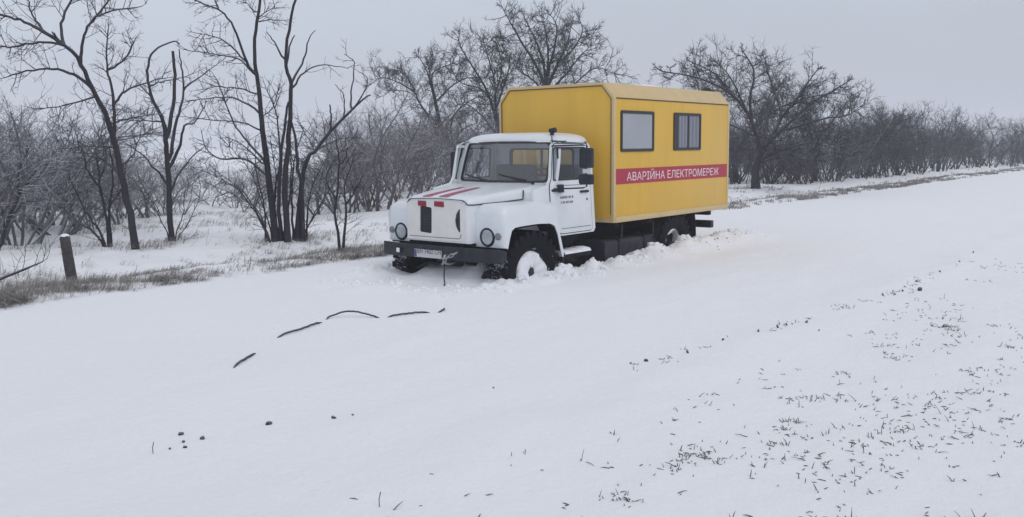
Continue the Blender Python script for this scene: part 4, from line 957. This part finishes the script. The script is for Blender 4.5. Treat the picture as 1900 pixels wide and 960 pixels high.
# ------------------------------------------------------------------ trees
def sprig(mb, rnd, p, d, L, r, lvl, up=0.15, bend=0.25, sides=3, dens=1.0):
    """a twig with side twigs of its own"""
    n = 4 if lvl > 0 else 3
    pts = [p]; dd = d.normalized(); q = p
    for i in range(n):
        dd = (dd + Vector((rnd.gauss(0, bend), rnd.gauss(0, bend), rnd.gauss(0, bend) + up)) * 0.5).normalized()
        q = q + dd * (L / n); pts.append(q)
    rad = [r * (1 - 0.7 * i / n) for i in range(n + 1)]
    mb.tube(pts, rad, sides, cap=False)
    if lvl > 0:
        k = max(2, int(rnd.uniform(3, 5.5) * dens))
        for j in range(k):
            t = rnd.uniform(0.2, 0.98) * n; i = min(int(t), n - 1); a = pts[i].lerp(pts[i + 1], t - i)
            ax = (pts[i + 1] - pts[i]).normalized()
            side = ax.orthogonal().normalized(); side.rotate(Matrix.Rotation(rnd.uniform(0, 6.283), 3, ax))
            nd = ax * rnd.uniform(0.35, 0.8) + side * rnd.uniform(0.5, 0.9)
            sprig(mb, rnd, a, nd, L * rnd.uniform(0.4, 0.65), max(r * 0.62, 0.0022), lvl - 1, up, bend, sides, dens)

def hero(name, D, label, seed, trunk_n=1, twigL=0.5, twigr=0.007, every=0.22, lvl=1, depth=0.55, tmat=BARK, cmat=TWIG, cat='tree', dens=1.0, mind=0.03, rk=1.0, group=None, bare=()):
    rnd = random.Random(seed)
    bx_, by_ = D['at']; fx, fy = D['face']; face = Vector((fx, fy, 0)); away = Vector((-fy, fx, 0))
    z0 = Hf(bx_, by_)
    root = empty(name, (bx_, by_, z0)); tag(root, label, cat, group)
    tr, cr_ = MB(), MB(); done = []
    for k, (r0, r1, pl) in enumerate(D['limbs']):
        P2 = catmull(pl, 4)
        start = P2[0]; w = None
        basal = start[1] < 0.25
        if k == 0: w = 0.0
        elif basal: w = rnd.uniform(-0.18, 0.18)
        else:
            best = min(done, key=lambda q: (q[0] - start[0]) ** 2 + (q[1] - start[1]) ** 2)
            w = best[2]
            if (best[0] - start[0]) ** 2 + (best[1] - start[1]) ** 2 < 0.6: P2[0] = np.array([best[0], best[1]])
        slope = rnd.uniform(-depth, depth) if k else rnd.uniform(-0.06, 0.06)
        if basal and k: slope *= 0.5
        pts = []; Lsum = 0; wob = 0
        for i, q in enumerate(P2):
            if i:
                d = float(np.hypot(*(q - P2[i - 1]))); Lsum += d; w += slope * d + rnd.gauss(0, 0.03) * min(d, .5)
            j = 0.010 * rk * (1 if 0 < i else 0)
            u, z = q[0] + rnd.gauss(0, j), q[1] + rnd.gauss(0, j)
            done.append((u, z, w)); pts.append(face * u + away * w + Vector((0, 0, z)))
        if basal: pts[0] = pts[0] + Vector((0, 0, -0.2))
        k_l = 1.0 if (basal or k == 0 or tmat is not BARK) else 1.35
        n = len(pts); rad = [k_l * rk * (r0 + (r1 - r0) * (i / (n - 1)) ** 0.7) for i in range(n)]
        if basal: rad[0] *= 1.25
        (tr if k < trunk_n or basal else cr_).tube(pts, rad, 8 if r0 > .05 else 5)
        # twigs along the limb
        acc = rnd.uniform(0, every)
        for i in range(n - 1):
            seg = pts[i + 1] - pts[i]; acc += seg.length
            while acc > every * (0.6 if rad[i] < 0.025 * rk else 1.3):
                acc -= every * (0.6 if rad[i] < 0.025 * rk else 1.3)
                if pts[i].z < 0.7 * rk and rnd.random() < 0.6: continue
                if k in bare and rnd.random() < 0.85: continue
                if rad[i] > mind * rk and rnd.random() < 0.75: continue
                ax = seg.normalized(); side = ax.orthogonal().normalized(); side.rotate(Matrix.Rotation(rnd.uniform(0, 6.283), 3, ax))
                sprig(cr_, rnd, pts[i].lerp(pts[i + 1], rnd.random()), ax * rnd.uniform(.3, .9) + side, twigL * rnd.uniform(.5, 1.2) * (1.05 - (0.5 if tmat is BARK else 0.3) * i / n), twigr * rnd.uniform(.8, 1.2), lvl, dens=dens)
        ax = (pts[-1] - pts[-2]).normalized()
        if r1 < 0.06 and not (k in bare): sprig(cr_, rnd, pts[-1], ax, twigL * (.45 if tmat is BARK else .38), max(r1 * .9, twigr * .8), lvl, dens=dens)
    tr.build('trunk', tmat, root, smooth=60); cr_.build('crown', cmat, root, smooth=0)
    return root

hero('leaning_tree', LEANING, 'dark bare tree leaning to the left with a wide spreading crown', 3, every=0.095, twigL=0.46, twigr=0.0075, lvl=2, dens=0.62, depth=0.5, rk=0.74)
hero('looped_tree', LOOPED, 'bare tree with one thin branch bent over into a hoop', 5, every=0.24, twigL=0.38, depth=0.4, rk=0.66, bare=(1, 2, 3))
hero('slanted_tree', SLANTED, 'small dark tree slanting to the right at the far left edge of the wood', 18, every=0.16, twigL=0.4, lvl=1, depth=0.4)
hero('sprayed_shrub', SPRAYED, 'leafless shrub with a spray of thin stems just left of the leaning tree', 19, every=0.12, twigL=0.42, twigr=0.006, lvl=2, dens=.6, depth=0.4, cat='shrub')
hero('many_stemmed_tree', CLUMP, 'tall bare tree with many dark stems rising from one base', 8, every=0.13, twigL=0.46, twigr=0.0075, lvl=2, dens=0.55, depth=0.45, rk=0.62, bare=(1, 2, 3, 4, 5, 6, 7, 8, 9, 11, 12, 13, 14))
hero('sapling', SAPLING, 'thin two-stemmed bare sapling between the many-stemmed tree and the truck bumper', 9, every=0.2, twigL=0.35, twigr=0.006)
hero('flat_topped_tree', FLATTOP, 'bare flat-topped tree behind the truck windshield', 12, every=0.125, twigL=0.95, twigr=0.017, lvl=2, depth=0.7, tmat=FARBARK, cmat=FARBARK, mind=0.12, rk=0.68, dens=1.3)
hero('fan_shaped_tree', FANNED, 'bare fan-shaped tree rising at the front edge of the yellow box body', 14, every=0.125, twigL=1.05, twigr=0.018, lvl=2, depth=0.8, tmat=FARBARK, cmat=FARBARK, mind=0.12, rk=0.68, dens=1.3)
hero('domed_tree', DOMED, 'tallest bare tree with a domed crown above the roof of the yellow box body', 15, every=0.125, twigL=1.1, twigr=0.02, lvl=2, depth=0.8, tmat=FARBARK, cmat=FARBARK, mind=0.14, rk=0.68, dens=1.3)
spread = hero('spreading_tree', SPREADING, 'big bare tree with a short trunk and wide crown past the rear of the truck', 16, every=0.09, twigL=0.98, twigr=0.016, lvl=2, depth=0.8, tmat=FARBARK, cmat=FARBARK, mind=0.12, rk=0.66, dens=1.3)

for (x, y), rz, sc, lb in (((-27.5, -9.0), 2.3, .92, 'bare tree crowding close behind the big spreading tree'), ((-30.5, -6.6), 4.1, .72, 'smaller bare tree between the big spreading tree and the dark shrub belt'),
                           ((-36.5, -6.2), 1.2, .66, 'bare round-crowned tree standing in the middle of the dark shrub belt')):
    o = copy_tree(spread); o.location = (x, y, Hf(x, y)); o.rotation_euler = (0, 0, rz); o.scale = (sc, sc, sc); o['label'] = lb; o.name = 'spreading_tree'
# shrub and small-tree prototypes, two metres tall, shared by the thicket
def shrub_mesh(seed, stems, spread, lvl, L0, r0, vase=0.0, dens=1.0):
    rnd = random.Random(seed); st_, tw = MB(), MB()
    for k in range(stems):
        a = rnd.uniform(0, 6.283); lean = rnd.uniform(0.1, spread)
        d = Vector((math.cos(a) * lean, math.sin(a) * lean, 1)).normalized()
        p = Vector((math.cos(a) * 0.12 * rnd.random(), math.sin(a) * 0.12 * rnd.random(), -0.15)); pts = [p]; n = 7
        L = L0 * rnd.uniform(0.7, 1.08)
        for i in range(n):
            d = (d + Vector((rnd.gauss(0, .13) + math.cos(a) * vase * .05, rnd.gauss(0, .13) + math.sin(a) * vase * .05, rnd.gauss(0.03, .05)))).normalized()
            p = p + d * (L / n); pts.append(p)
        rad = [r0 * (1 - .72 * i / n) for i in range(n + 1)]
        st_.tube(pts, rad, 4, cap=False)
        for j in range(int(16 * dens)):
            t = rnd.uniform(0.18, 1.0) ** 0.8 * n; i = min(int(t), n - 1); q = pts[i].lerp(pts[i + 1], t - i)
            ax = (pts[i + 1] - pts[i]).normalized(); side = ax.orthogonal().normalized(); side.rotate(Matrix.Rotation(rnd.uniform(0, 6.283), 3, ax))
            sprig(tw, rnd, q, ax * rnd.uniform(.4, .9) + side * rnd.uniform(.5, 1), L * rnd.uniform(.22, .42) * (1.1 - .5 * t / n), r0 * .30, lvl, up=0.12, dens=1.0)
    return st_.mesh('stems', BARK, 0), tw.mesh('twigs', TWIG, 0)
protos = [shrub_mesh(21, 6, 0.55, 1, 1.9, 0.016), shrub_mesh(22, 8, 0.7, 1, 1.8, 0.014), shrub_mesh(23, 5, 0.4, 1, 2.0, 0.018),
          shrub_mesh(24, 7, 0.6, 1, 1.9, 0.015), shrub_mesh(25, 4, 0.5, 1, 2.0, 0.022), shrub_mesh(26, 10, 0.8, 1, 1.7, 0.013)]
tall = [shrub_mesh(31, 3, 0.35, 2, 2.0, 0.026, vase=1.0, dens=0.75), shrub_mesh(32, 2, 0.3, 2, 2.0, 0.03, vase=1.5, dens=0.9), shrub_mesh(33, 4, 0.5, 2, 2.0, 0.024, vase=1.0, dens=0.7), shrub_mesh(34, 1, 0.15, 2, 2.0, 0.028, vase=.6, dens=1.2), shrub_mesh(35, 3, 0.22, 2, 2.0, 0.022, vase=.4, dens=.6)]
def shrub_things(prs, name, label, group, m_):
    out = []
    for sm_, tm_ in prs:
        a = sm_.copy(); b = tm_.copy(); a.materials.clear(); b.materials.clear(); a.materials.append(m_); b.materials.append(m_)
        r_ = empty(name, (0, 0, 0)); o1 = bpy.data.objects.new('stems', a); o2 = bpy.data.objects.new('twigs', b)
        for o in (o1, o2): COL.objects.link(o); o.parent = r_
        tag(r_, label, 'shrub' if 'shrub' in name else 'tree', group)
        out.append([r_, False])
    return out
KINDS = {
 'grey': shrub_things(protos, 'frosted_shrub', 'frosted grey leafless shrub in the thicket behind the roadside trees', 'frosted shrubs of the left thicket', SCRUBA),
 'brown': shrub_things(protos[:4], 'brown_shrub', 'brownish leafless shrub in the scrub just left of the truck hood', 'brownish shrubs beside the truck hood', SCRUBB),
 'dark': shrub_things(protos, 'dark_shrub', 'dark leafless shrub in the dense belt past the rear of the truck', 'dark shrubs of the roadside belt', DARKSCRUB),
 'tallgrey': shrub_things(tall, 'slender_tree', 'slender frosted bare tree standing in the left thicket', 'slender trees of the left thicket', SCRUBA),
 'talldark': shrub_things(tall, 'belt_tree', 'bare dark tree rising from the belt of shrubs past the truck', 'bare trees of the roadside belt', DARKSCRUB),
}
rnd = random.Random(77)
cx0, cy0 = 9.88, 8.635
def azim(x, y):
    d = Vector((x - cx0, y - cy0, 0)); return (d.x * _r.x + d.y * _r.y) / (d.x * _f.x + d.y * _f.y)
for i, (x, y, h) in enumerate(THICKET):
    a = azim(x, y) * 1716 + 950
    if math.hypot(x + 22.7, y + 5.9) < 3.0 or (x > -23.5 and x < -15 and y > -8.5): continue
    if a < 620 and rnd.random() < .10: continue
    if a > 1300: kind = 'talldark' if rnd.random() < 0.28 else 'dark'
    elif 640 < a < 800: kind = 'brown' if rnd.random() < 0.6 else 'grey'
    else: kind = 'tallgrey' if rnd.random() < 0.38 else 'grey'
    pick = rnd.choice(KINDS[kind])
    if not pick[1]: o = pick[0]; pick[1] = True
    else: o = copy_tree(pick[0])
    k = h / 2.05 * rnd.uniform(.82, 1.1) * (1.22 if kind.startswith('tall') else 1.0)
    o.location = (x, y, Hf(x, y)); o.rotation_euler = (0, 0, rnd.uniform(0, 6.28))
    if a > 1680: k *= 1.22
    wx = (rnd.uniform(0.75, 1.5) if kind in ('grey', 'brown', 'dark') else rnd.uniform(.9, 1.2)) * max(1.0, min(1.5, 1.6 / k) if kind != 'talldark' else 1)
    o.scale = (k * wx, k * wx, k)
for L_ in KINDS.values():
    for o, used in L_:
        if not used:
            for ch in list(o.children): bpy.data.objects.remove(ch)
            bpy.data.objects.remove(o)

# ------------------------------------------------------------------ fence post, fallen branch
pr = random.Random(2)
post = empty('fence_post', (3.98, -3.72, Hf(3.98, -3.72))); tag(post, 'short weathered wooden post leaning in the tufty verge', 'post')
ax = Vector((-0.875, 0.485, 0)); k = MB(); secs = []
for z, r in ((-0.25, .075), (0.0, .074), (0.15, .07), (0.35, .069), (0.55, .066), (0.66, .064), (0.675, .055)):
    c = ax * (-0.05 * z / 0.66) + Vector((0, 0, z)); ring = []
    for j in range(14):
        a = 2 * math.pi * j / 14; rr = r * (1 + .06 * math.sin(3 * a + z * 4) + .03 * math.sin(7 * a))
        ring.append((c.x + rr * math.cos(a), c.y + rr * math.sin(a), z + (0.012 * math.sin(5 * a) if z > .6 else 0)))
    secs.append(ring)
k.loft(secs); k.build('shaft', WOOD, post, fix=True, smooth=40)
k = MB(); c = ax * (-0.051); secs = []
for r, z in ((.058, .672), (.055, .69), (.035, .705), (.0, .71)): secs.append([(c.x + r * math.cos(j * .524), c.y + r * math.sin(j * .524), z) for j in range(12)])
k.loft(secs, cap=False); k.build('snow_cap', SNOWP, post, fix=True, smooth=70)
fb_ = MB(); rb = random.Random(6)
P = [Vector((5.35, -3.15, 0.55)), Vector((4.95, -3.55, 0.62)), Vector((4.55, -3.85, 0.66)), Vector((4.2, -4.05, 0.72))]
fb_.tube(P, [.025, .02, .016, .008], 6)
for i in range(5): sprig(fb_, rb, P[1].lerp(P[3], rb.random()), Vector((-.5, -.4, .4 + rb.random() * .3)), .35, .006, 1)
o = fb_.build('fallen_branch', BARK); tag(o, 'fallen dead branch lying low in the grass left of the wooden post', 'branch')

# ------------------------------------------------------------------ tow rope
rp = []
def gz(x, y, dz): return (x, y, Hf(x, y) + dz)
rp += [(0.885, 0.24, 0.66), (0.90, 0.25, 0.60), (0.93, 0.27, 0.48), (0.97, 0.32, 0.36), gz(1.02, .36, 0.02), gz(1.2, .5, -0.05), gz(1.9, 1.3, -.04), gz(2.55, 1.75, -.03), gz(2.66, 1.88, .012), gz(2.80, 1.96, .014), gz(2.88, 1.93, -.03), gz(2.93, 1.87, .010), gz(3.10, 1.79, .016), gz(3.30, 1.73, .012), gz(3.37, 1.69, -.03), gz(3.42, 1.62, .012), gz(3.45, 1.50, .035), gz(3.50, 1.38, .055), gz(3.56, 1.30, .055), gz(3.66, 1.25, .03), gz(3.74, 1.25, .012), gz(3.86, 1.32, -.03), gz(3.98, 1.39, .012), gz(4.28, 1.50, .018), gz(4.58, 1.58, .012), gz(4.8, 1.72, -.04), gz(5.1, 1.95, -.03), gz(5.24, 2.06, .008), gz(5.42, 2.20, .014), gz(5.58, 2.31, .012), gz(5.75, 2.45, -.04)]
k = MB(); rr_ = random.Random(41); pts = [Vector(tuple(q)) + Vector((rr_.gauss(0, .002), rr_.gauss(0, .002), rr_.gauss(-.001, .0015))) * (1 if q[2] > .3 and i > 24 else 0) for i, q in enumerate(catmull(rp, 6))]
k.tube(pts, 0.0095, 7)
o = k.build('tow_rope', ROPE); tag(o, 'dark tow rope hanging from the bumper hook and running half buried across the snow', 'rope')
k = MB()
sh = [(0.90, 0.44 - 0.0, 0.80), (0.92, 0.40, 0.775), (0.93, 0.34, 0.745), (0.93, 0.29, 0.705), (0.92, 0.25, 0.665)]
for i in range(5):
    c = Vector(sh[i]); d = (Vector(sh[min(i + 1, 4)]) - Vector(sh[max(i - 1, 0)])).normalized(); n_ = d.cross(Vector((1, 0, 0))).normalized() if i % 2 else Vector((1, 0, 0))
    ring = [c + d * .038 * math.cos(t) + n_ * .020 * math.sin(t) for t in [2 * math.pi * j / 14 for j in range(15)]]
    k.tube(ring, .008, 6)
o = k.build('shackle_chain', STEEL); tag(o, 'short pale steel shackle chain hanging over the truck bumper at the hook', 'chain')

# ------------------------------------------------------------------ clods along the near road edge
def clod_mesh(seed, sx=1, sy=1, sz=1):
    r_ = random.Random(seed); bm = bmesh.new(); bmesh.ops.create_icosphere(bm, subdivisions=2, radius=1)
    for v in bm.verts:
        n = v.co.normalized(); f = 1 + .28 * math.sin(3.1 * n.x + seed) * math.cos(2.7 * n.y + seed * 2) + r_.uniform(-.16, .16)
        v.co = Vector((n.x * f * sx, n.y * f * sy, n.z * f * sz))
    me_ = bpy.data.meshes.new('clod'); bm.to_mesh(me_); bm.free(); me_.materials.append(CLOD); return me_
cm = [clod_mesh(i, 1, .8, .9) for i in range(5)]
named = [((6.38, 3.81), .036, 'larger of the two lone dark earth clods lying in the open snow below the rope'), ((6.05, 4.05), .027, 'smaller of the two lone dark earth clods lying in the open snow below the rope'), ((6.81, 3.73), .030, 'pale brown earth clod right of the little cluster of crumbs')]
for i, ((x, y), r, lb) in enumerate(named):
    o = bpy.data.objects.new('earth_clod', cm[i]); COL.objects.link(o); o.location = (x, y, Hf(x, y) + r * .15); o.scale = (r * .6, r * .5, r * .55); o.rotation_euler = (i * .4, .3, i * 2.1); tag(o, lb, 'clod')
small = [(6.85, 3.56, .022), (6.92, 3.70, .015), (6.97, 3.80, .016), (7.04, 3.75, .012), (5.93, 4.10, .011)]
for i, (x, y, r) in enumerate(small):
    o = bpy.data.objects.new('earth_crumb', cm[(i + 1) % 5]); COL.objects.link(o); o.location = (x, y, Hf(x, y) + r * .3); o.scale = (r * .75, r * .75, r * .6); o.rotation_euler = (0, 0, i * 1.3)
    tag(o, 'tiny dark earth crumb on the open snow below the rope', 'clod', 'earth crumbs on the open snow')
edge = [(4.87, 4.42, .012), (3.60, 4.80, .015), (3.46, 4.86, .018), (3.27, 4.96, .014), (3.00, 4.99, .02), (1.85, 5.11, .026), (1.55, 5.17, .03), (1.38, 5.19, .018), (1.16, 5.30, .028), (-0.97, 5.37, .024), (-1.12, 5.46, .02), (-1.46, 5.45, .022), (-1.57, 5.61, .04), (-2.17, 5.41, .022), (-3.3, 5.4, .02), (-4.51, 5.36, .024), (-5.89, 5.24, .026), (1.47, 5.54, .016), (2.7, 5.05, .012), (2.4, 5.02, .015)]
for i, (x, y, r) in enumerate(edge):
    o = bpy.data.objects.new('edge_clod', cm[i % 5]); COL.objects.link(o); o.location = (x, y, Hf(x, y) + r * .4); q = 1 + .5 * math.sin(i * 2.3); o.scale = (r * .42 * q, r * .6 / q, r * (.75 + .35 * math.sin(i * 3.7))); o.rotation_euler = (.5 * math.sin(i * 1.9), .5 * math.cos(i * 2.7), i * 1.7)
    tag(o, 'dark clod poking through the snow along the near edge of the road', 'clod', 'clods along the near road edge')

for i, (x, y, r) in enumerate(((-4.3, 1.6, .016), (-4.1, 1.75, .013), (-4.5, 1.55, .017), (-3.95, 1.85, .012), (-4.75, 1.6, .016), (-5.3, 1.5, .014), (-5.6, 1.55, .018), (-4.0, 1.6, .012))):
    o = bpy.data.objects.new('dirty_clod', cm[i % 5]); COL.objects.link(o); o.location = (x, y, Hf(x, y) + r * .2); o.scale = (r, r, r * .7); o.rotation_euler = (0, 0, i * 1.1)
    tag(o, 'dark dirty clod lying on the thrown-up snow beside the rear wheel', 'clod', 'dirty clods beside the rear wheel')
# ------------------------------------------------------------------ grass
def blade(mb, rnd, x, y, L, lean, w, ang=None, z=None):
    a = rnd.uniform(0, 6.283) if ang is None else ang + rnd.gauss(0, .5)
    z = Hf_fast(x, y) if z is None else z
    dx, dy = math.cos(a), math.sin(a); px_, py_ = -dy * w, dx * w
    k = len(mb.v); h1, h2 = L * .55, L
    l1, l2 = lean * L * .35, lean * L
    mb.v += [(x - px_, y - py_, z - .02), (x + px_, y + py_, z - .02), (x + dx * l1 - px_ * .8, y + dy * l1 - py_ * .8, z + h1 * (1 - lean * .25)), (x + dx * l1 + px_ * .8, y + dy * l1 + py_ * .8, z + h1 * (1 - lean * .25)), (x + dx * l2, y + dy * l2, z + h2 * max(.08, 1 - lean * .75))]
    mb.f += [(k, k + 1, k + 3, k + 2), (k + 2, k + 3, k + 4)]; mb.mi += [0, 0]
Hf_fast = Hf
_tl = _tab.tolist()
def n1(x, y):
    i, j = math.floor(x), math.floor(y); a, b = x - i, y - j; a = a * a * (3 - 2 * a); b = b * b * (3 - 2 * b)
    p, q, r, t = i & 255, (i + 1) & 255, j & 255, (j + 1) & 255
    return (_tl[p][r] * (1 - a) + _tl[q][r] * a) * (1 - b) + (_tl[p][t] * (1 - a) + _tl[q][t] * a) * b
def nz1(x, y): return sum((n1(x * 2 ** k + 17.3 * k, y * 2 ** k + 9.1 * k) - .5) * 2 * .5 ** (k + 1) for k in range(3))
g = MB(); rnd = random.Random(5)
# wind-combed dry grass along the far verge
tufts = []
for _ in range(11000):
    s = -70 + 78.5 * rnd.random() ** 0.55; t = -2.25 - abs(rnd.gauss(0, 0.55 if s > -6 else .8))
    n = nz1(s * .8, t * 1.6 + 40)
    if n < (-0.02 if s > -4 else 0.06) - 0.12 * (s > 3) and rnd.random() < .88: continue
    tufts.append((s, t, rnd.uniform(.08, .26) * (1.2 if s > 3.2 else .8)))
for _ in range(4200):
    s = rnd.uniform(-4.5, 8.5); t = -2.3 - abs(rnd.gauss(0, .8)); n = nz1(s * .9 + 3, t * 1.9 + 7)
    if n < (-.05 if t > -3 else .04) - .1 * (s > 3): continue
    tufts.append((s, t, rnd.uniform(.06, .2)))
for _ in range(9000):
    s = rnd.uniform(-20, 7); t = rnd.uniform(-19, -3.4)
    n = nz1(s * .7 + 9, t * 1.1)
    if n < 0.05: continue
    tufts.append((s, t, rnd.uniform(.06, .2) + (.16 * rnd.random() if t < -6.5 else 0)))
for bx_, by_, n, sp in ((.68, -6.75, 60, .35), (-.8, -5.25, 110, .55), (1.9, -5.7, 40, .3), (3.98, -3.7, 60, .35), (4.6, -4.4, 160, .6), (5.2, -3.6, 130, .6), (-.2, -3.1, 60, .5), (-22.6, -5.9, 90, .9)):
    for _ in range(n): tufts.append((rnd.gauss(bx_, sp), rnd.gauss(by_, sp * .7), rnd.uniform(.1, .34)))
for s, t, L in tufts:
    if t > -2.12: continue
    far_ = 1 + max(0, (-s - 6) / 12)
    for _ in range(5 if s > -8 else 3):
        blade(g, rnd, s + rnd.gauss(0, .035), t + rnd.gauss(0, .035), L * rnd.uniform(.5, 1.1), rnd.choice((.4, .8, 1.1, 1.2, 1.28)), .0044 * min(far_, 3), ang=2.6)
o = g.build('verge_grass', GRASS, smooth=0); tag(o, 'dry windblown grass sticking out of the snow along the far verge', 'grass', kind='stuff')
# pale upright stalks left of the post
g = MB()
for _ in range(26):
    blade(g, rnd, 4.75 + rnd.gauss(0, .3), -4.35 + rnd.gauss(0, .16), rnd.uniform(.35, .62), rnd.uniform(0, .25), .006)
o = g.build('pale_stalks', mat('pale_stalk', (0.42, 0.40, 0.38), .9)); tag(o, 'pale dead stalks standing upright left of the wooden post', 'grass', kind='stuff')
# stubble poking through the field margin by the camera
g = MB(); rnd = random.Random(9)
cl = []
for (x, y), n, sp in (((5.37, 6.27), 26, .10), ((5.16, 6.62), 20, .25), ((3.03, 7.15), 26, .3), ((2.33, 7.22), 16, .25), ((.48, 7.03), 16, .3), ((3.7, 6.81), 40, .35), ((4.3, 7.1), 60, .3), ((4.67, 6.81), 36, .25), ((5.4, 7.2), 34, .35), ((4.0, 7.5), 46, .4), ((.17, 5.29), 16, .10), ((-.4, 5.38), 8, .5), ((3.2, 4.95), 14, .4), ((1.4, 5.2), 14, .35), ((-1.3, 5.45), 14, .4), ((-2.2, 5.4), 10, .3), ((-3, 5.4), 10, 1.2)):
    for _ in range(n): cl.append((rnd.gauss(x, sp), rnd.gauss(y, sp * .6 if y > 5.7 else .05)))
for _ in range(38):      # tight little clumps
    x, y = rnd.uniform(0, 6.2), 6.2 + abs(rnd.gauss(0, .8))
    for _ in range(rnd.randint(4, 10)): cl.append((rnd.gauss(x, .035), rnd.gauss(y, .035)))
for _ in range(900):
    s = rnd.uniform(-9, 7.2); t = 5.7 + abs(rnd.gauss(0, 1.25))
    if nz1(s * 1.1 + 5, t * 1.5) < -0.02: continue
    if s > 4.8 and t < 6.1 and rnd.random() < .7: continue
    cl.append((s, t))
for _ in range(34): cl.append((rnd.uniform(5.6, 7.3), rnd.uniform(5.2, 6.6)))
for x, y in cl:
    m_ = rnd.choice((1, 1, 1, 1, 2, 3))
    for _ in range(m_):
        px_, py_ = x + rnd.gauss(0, .022), y + rnd.gauss(0, .022); L = min(.075, rnd.lognormvariate(math.log(.024), .5)); a = rnd.uniform(0, 6.28)
        el = abs(rnd.gauss(.45, .55)); z = Hf(px_, py_); d_ = Vector((math.cos(a) * math.cos(el), math.sin(a) * math.cos(el), math.sin(el)))
        q = Vector((px_, py_, z + .002)); g.tube([q - d_ * .008, q + d_ * L * .5, q + d_ * L + Vector((0, 0, -.12 * L))], [rnd.uniform(.002, .0042), rnd.uniform(.0018, .0036), .001], 3)
for x, y, L in ((6.91, 5.40, .075), (7.14, 3.74, .07)):
    z = Hf(x, y); g.tube([(x, y, z - .02), (x + .002, y, z + L * .5), (x - .004, y + .006, z + L)], .0025, 4)
o = g.build('stubble', STUB, smooth=0); tag(o, 'short dark grass blades poking through the thin snow of the field margin', 'grass', kind='stuff')

# ------------------------------------------------------------------ broken snow thrown up beside the wheels
g = MB(); rnd = random.Random(31)
tmpl = []
for sd in range(6):
    bm = bmesh.new(); bmesh.ops.create_icosphere(bm, subdivisions=1, radius=1); r_ = random.Random(sd)
    tmpl.append(([v.co * r_.uniform(.65, 1.2) for v in bm.verts], [tuple(v.index for v in f.verts) for f in bm.faces])); bm.free()
for _ in range(650):
    side = 1 if rnd.random() < .8 else -1
    s = rnd.uniform(-6.2, 1.3); t = side * (1.17 + abs(rnd.gauss(0, .22)))
    if rnd.random() < .2: s = rnd.uniform(.9, 2.2); t = rnd.uniform(-1.1, 1.5)
    r = min(.06, abs(rnd.gauss(.008, .02)) + .008)
    vs_, fs_ = rnd.choice(tmpl); k = len(g.v); z = Hf(s, t) + r * .05; c, q = math.cos(s * 50), math.sin(s * 50)
    g.v += [(s + (v.x * c - v.y * q) * r, t + (v.x * q + v.y * c) * r, z + v.z * r * .8) for v in vs_]
    g.f += [tuple(k + i for i in f) for f in fs_]; g.mi += [0] * len(fs_)
o = g.build('snow_clods', SNOWP, smooth=180); tag(o, 'broken lumps of snow thrown up along the truck wheels', 'snow', kind='stuff')

# ------------------------------------------------------------------ winter haze
HAZE = 0.0018
if HAZE:
    k = MB(); k.box(-420, 60, -420, 60, -2.0, 13.0); o = k.build('haze', [], smooth=0)
    hm = bpy.data.materials.new('haze'); hm.use_nodes = True; hn = hm.node_tree; hn.nodes.clear()
    ho = hn.nodes.new('ShaderNodeOutputMaterial'); pv = hn.nodes.new('ShaderNodeVolumePrincipled')
    pv.inputs['Color'].default_value = (0.93, 0.95, 1.0, 1); pv.inputs['Density'].default_value = HAZE; pv.inputs['Anisotropy'].default_value = 0.2
    hn.links.new(pv.outputs[0], ho.inputs['Volume']); o.data.materials.append(hm)
    tag(o, 'thin pale winter haze over the road and the trees', 'haze', kind='stuff')
print('objects', len(bpy.data.objects), 'faces', sum(len(m_.polygons) * m_.users for m_ in bpy.data.meshes))
